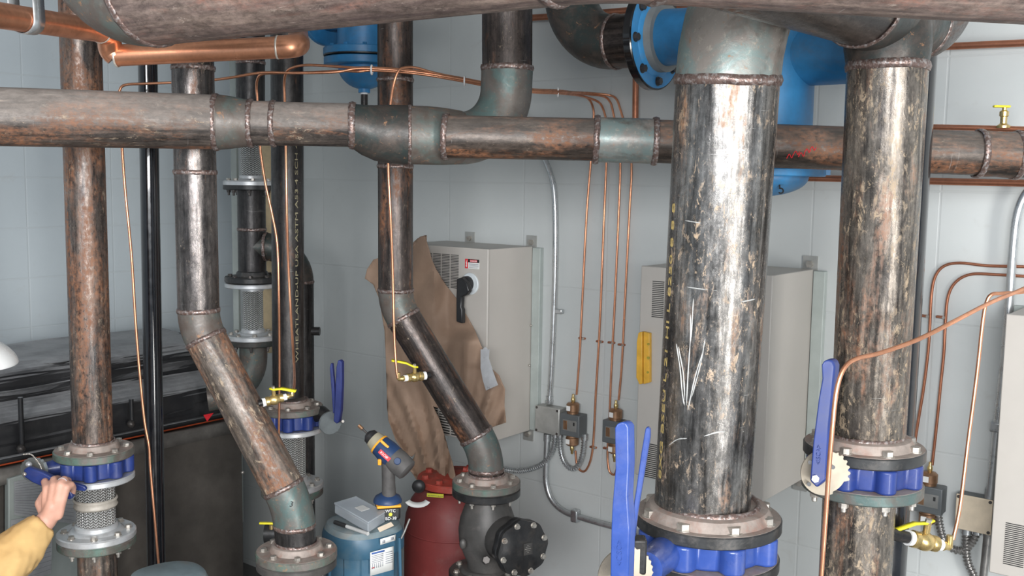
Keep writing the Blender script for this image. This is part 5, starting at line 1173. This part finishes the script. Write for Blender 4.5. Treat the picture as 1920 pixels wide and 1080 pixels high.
# ================================================================== PERSON
per = thing('person', 'person in tan jacket and white hard hat reaching in to squeeze the blue valve lever', 'person', Vector((P(-75, 900, 2.5).x - .05, 2.42, 0)))
def caps(g, pts, rs, n=16):
    for i in range(len(pts) - 1): g.tube([pts[i], pts[i + 1]], [rs[i], rs[i + 1]], n)
    for p, r in zip(pts, rs): g.sph(p, r, n)
px0 = WO[per].x
head = P(-92, 714, 2.48)
neck = head + Vector((-.02, -.01, -.16)); chest = neck + Vector((-.15, -.03, -.22)); pel = Vector((chest.x - .03, chest.y - .02, .95))
fwd = Vector((1, .12, 0)).normalized(); sidev = fwd.cross(UPV)   # right-hand side of the person
shR = neck + sidev * .19 + Vector((-.10, 0, -.08)); shL = neck - sidev * .19 + Vector((-.10, 0, -.08))
wr = P(88, 974, 2.745)
elb = P(-50, 1118, 2.60); shF = shR if (shR - elb).length < (shL - elb).length else shL; shO = shL if shF is shR else shR
g = G()
caps(g, [head + UPV * .0, head - UPV * .05 + fwd * .015], [.092, .072]); caps(g, [head - UPV * .06, neck], [.058, .06]); 
g.sph(head + fwd * .092 - UPV * .025, .017, 12, (1, 1, 1.4)); g.sph(head + fwd * .085 - UPV * .068, .02, 12, (1, 1, .5))
for s_ in (-1, 1): g.sph(head + sidev * s_ * .09 - UPV * .02, .022, 12, (.6, 1, 1.4))
caps(g, [neck, chest, pel], [.075, .15, .15]); caps(g, [shF, elb, wr], [.055, .042, .028]); caps(g, [neck + UPV * -.05, shF], [.07, .06]); caps(g, [neck + UPV * -.05, shO], [.07, .06])
eO = shO + Vector((-.05, -.05, -.28)); wO = eO + fwd * .18 + Vector((0, 0, -.1)); caps(g, [shO, eO, wO, wO + fwd * .09], [.055, .042, .028, .04])
for k in range(4): q = wO + fwd * .1 + sidev * (k - 1.5) * .02; caps(g, [q, q + fwd * .04, q + fwd * .05 - UPV * .03], [.010, .009, .008], 10)
q = wO + fwd * .06 + sidev * .035; caps(g, [q, q + fwd * .03 + sidev * .03], [.011, .009], 10)
# gripping hand: back of the hand towards the camera, fingers over the lever
def H(x, y, Y): return P(x, y, Y)
caps(g, [wr, H(94, 966, 2.745), H(98, 950, 2.742)], [.026, .026, .022])
kn = [H(88, 916, 2.755), H(101, 911, 2.748), H(113, 909, 2.745), H(124, 914, 2.745)]     # knuckles index..little
pr_ = [H(88, 958, 2.75), H(96, 960, 2.742), H(104, 962, 2.74), H(109, 966, 2.745)]
for a, b in zip(pr_, kn): caps(g, [a, lerp(a, b, .5) + Vector((0, -.004, 0)), b], [.0145, .0135, .0125], 12)
for i in range(3): caps(g, [lerp(pr_[i], pr_[i + 1], .5), lerp(kn[i], kn[i + 1], .5)], [.013, .009], 10)
fing = [[(84, 903, 2.785), (90, 899, 2.815), (96, 912, 2.84)], [(101, 899, 2.775), (109, 897, 2.812), (113, 912, 2.842)], [(120, 899, 2.768), (128, 901, 2.80), (130, 915, 2.835)], [(133, 909, 2.765), (137, 914, 2.79), (136, 926, 2.81)]]
for a, f_ in zip(kn, fing): caps(g, [a] + [H(*p) for p in f_], [.0122, .0108, .0098, .0085], 12)
caps(g, [H(86, 968, 2.755), H(74, 944, 2.78), H(84, 925, 2.80), H(98, 925, 2.805)], [.016, .0135, .0115, .0095], 12)
bd = g.build('body', 'skin', per, ang=180)
rm = bd.modifiers.new('r', 'REMESH'); rm.mode = 'VOXEL'; rm.voxel_size = .0042; rm.use_smooth_shade = True
sm = bd.modifiers.new('s', 'SMOOTH'); sm.factor = .5; sm.iterations = 2
# jacket
g = G(); cf = H(75, 962, 2.74); 
fa_ = lerp(elb, wr, .90)
g.tube([elb, lerp(elb, fa_, .3), lerp(elb, fa_, .6), lerp(elb, fa_, .9), fa_ + (fa_ - elb).normalized() * .012], [.082, .076, .068, .052, .041], 28); g.sph(elb, .082, 24)
caps(g, [shF, lerp(shF, elb, .5), elb], [.09, .085, .08], 24); caps(g, [shO, eO, lerp(eO, wO, .85)], [.09, .075, .055], 24)
caps(g, [neck - UPV * .08, chest, pel], [.11, .185, .19], 28); caps(g, [neck - UPV * .09, shF], [.09, .09], 20); caps(g, [neck - UPV * .09, shO], [.09, .09], 20)
caps(g, [chest + sidev * .07, pel + sidev * .05], [.15, .16], 24); caps(g, [chest - sidev * .07, pel - sidev * .05], [.15, .16], 24)
jk = g.build('jacket', 'duck', per, ang=180, label='tan canvas work jacket')
rm = jk.modifiers.new('r', 'REMESH'); rm.mode = 'VOXEL'; rm.voxel_size = .007; rm.use_smooth_shade = True
sm = jk.modifiers.new('s', 'SMOOTH'); sm.factor = .6; sm.iterations = 4
tx = bpy.data.textures.new('folds', 'CLOUDS'); tx.noise_scale = .075; tx.noise_depth = 2
dp = jk.modifiers.new('d', 'DISPLACE'); dp.texture = tx; dp.strength = .028; dp.mid_level = .5; dp.texture_coords = 'GLOBAL'
g = G(); 
for s_ in (-1, 1):
    hp2 = pel + sidev * s_ * .09 - UPV * .02; kn2 = Vector((hp2.x, hp2.y, .5)) + fwd * .04; an = Vector((hp2.x, hp2.y, .1)); caps(g, [hp2, kn2, an], [.11, .075, .065], 20)
g.build('trousers', 'denim', per, ang=180); 
for s_ in (-1, 1):
    q = Vector((pel.x, pel.y, .05)) + sidev * s_ * .09; G().sph(q + fwd * .05, .05, 20, (1, 1, 1)).cyl(q - fwd * .04 + UPV * .0, q - fwd * .04 + UPV * .12, .05, 20).sph(q + fwd * .1, .045, 16).box(q + fwd * .05 - UPV * .035, (.09, .26, .03), (sidev, fwd, UPV)).build('boot', 'boot', per)
hh = P(-88, 680, 2.48); rH = .1462; prof = [(rH, -.004), (rH + .001, 0)] + [(rH * math.sin(a), .075 * (max(0, 1 - (math.sin(a)) ** 2)) ** .62) for a in [PI / 2 * (1 - k / 14) for k in range(1, 15)]]
hat = G().lathe(prof, hh, (.03, 0, 1), 48).build('hard_hat', 'hat', per, label='white hard hat')
G().sph(head - fwd * .02 + UPV * -.01, .098, 24, (1, 1, .9)).build('hair', 'hair', per)
rg = G(); q = lerp(kn[2], H(*fing[2][0]), .6); dd_ = (H(*fing[2][0]) - kn[2]).normalized(); F = frame(dd_); rg.tube([q + F @ Vector((math.cos(a) * .0122, math.sin(a) * .0122, 0)) for a in [2 * PI * i / 24 for i in range(25)]],   .0012, 8, False); rg.build('finger_ring', 'silver', per)

# ================================================================== LIGHT
w = bpy.data.worlds.new('world'); S.world = w; w.use_nodes = True
bg = w.node_tree.nodes['Background']; bg.inputs[0].default_value = (.62, .72, .82, 1); bg.inputs[1].default_value = .68
def area(name, loc, tgt, sx, sy, e, col):
    l = bpy.data.lights.new(name, 'AREA'); l.shape = 'RECTANGLE'; l.size = sx; l.size_y = sy; l.energy = e; l.color = col
    o = bpy.data.objects.new(name, l); COL.objects.link(o); o.location = loc; d = Vector(tgt) - Vector(loc); o.rotation_euler = d.to_track_quat('-Z', 'Y').to_euler(); return o
area('door_daylight', (2.35, -1.9, 1.3), (.2, 3.2, 1.4), 0.75, 2.7, 165, (1.0, .985, .95))
area('soft_fill_light', (-.2, -1.8, 2.45), (.0, 3.2, 2.3), 2.6, 1.0, 250, (.97, .985, 1.0))  # added soft fill behind the camera, set high so walls darken downwards
S.view_settings.view_transform = 'Standard'; S.view_settings.look = 'None'; S.view_settings.gamma = 1; S.view_settings.use_curve_mapping = False
S.view_settings.exposure = 0.0
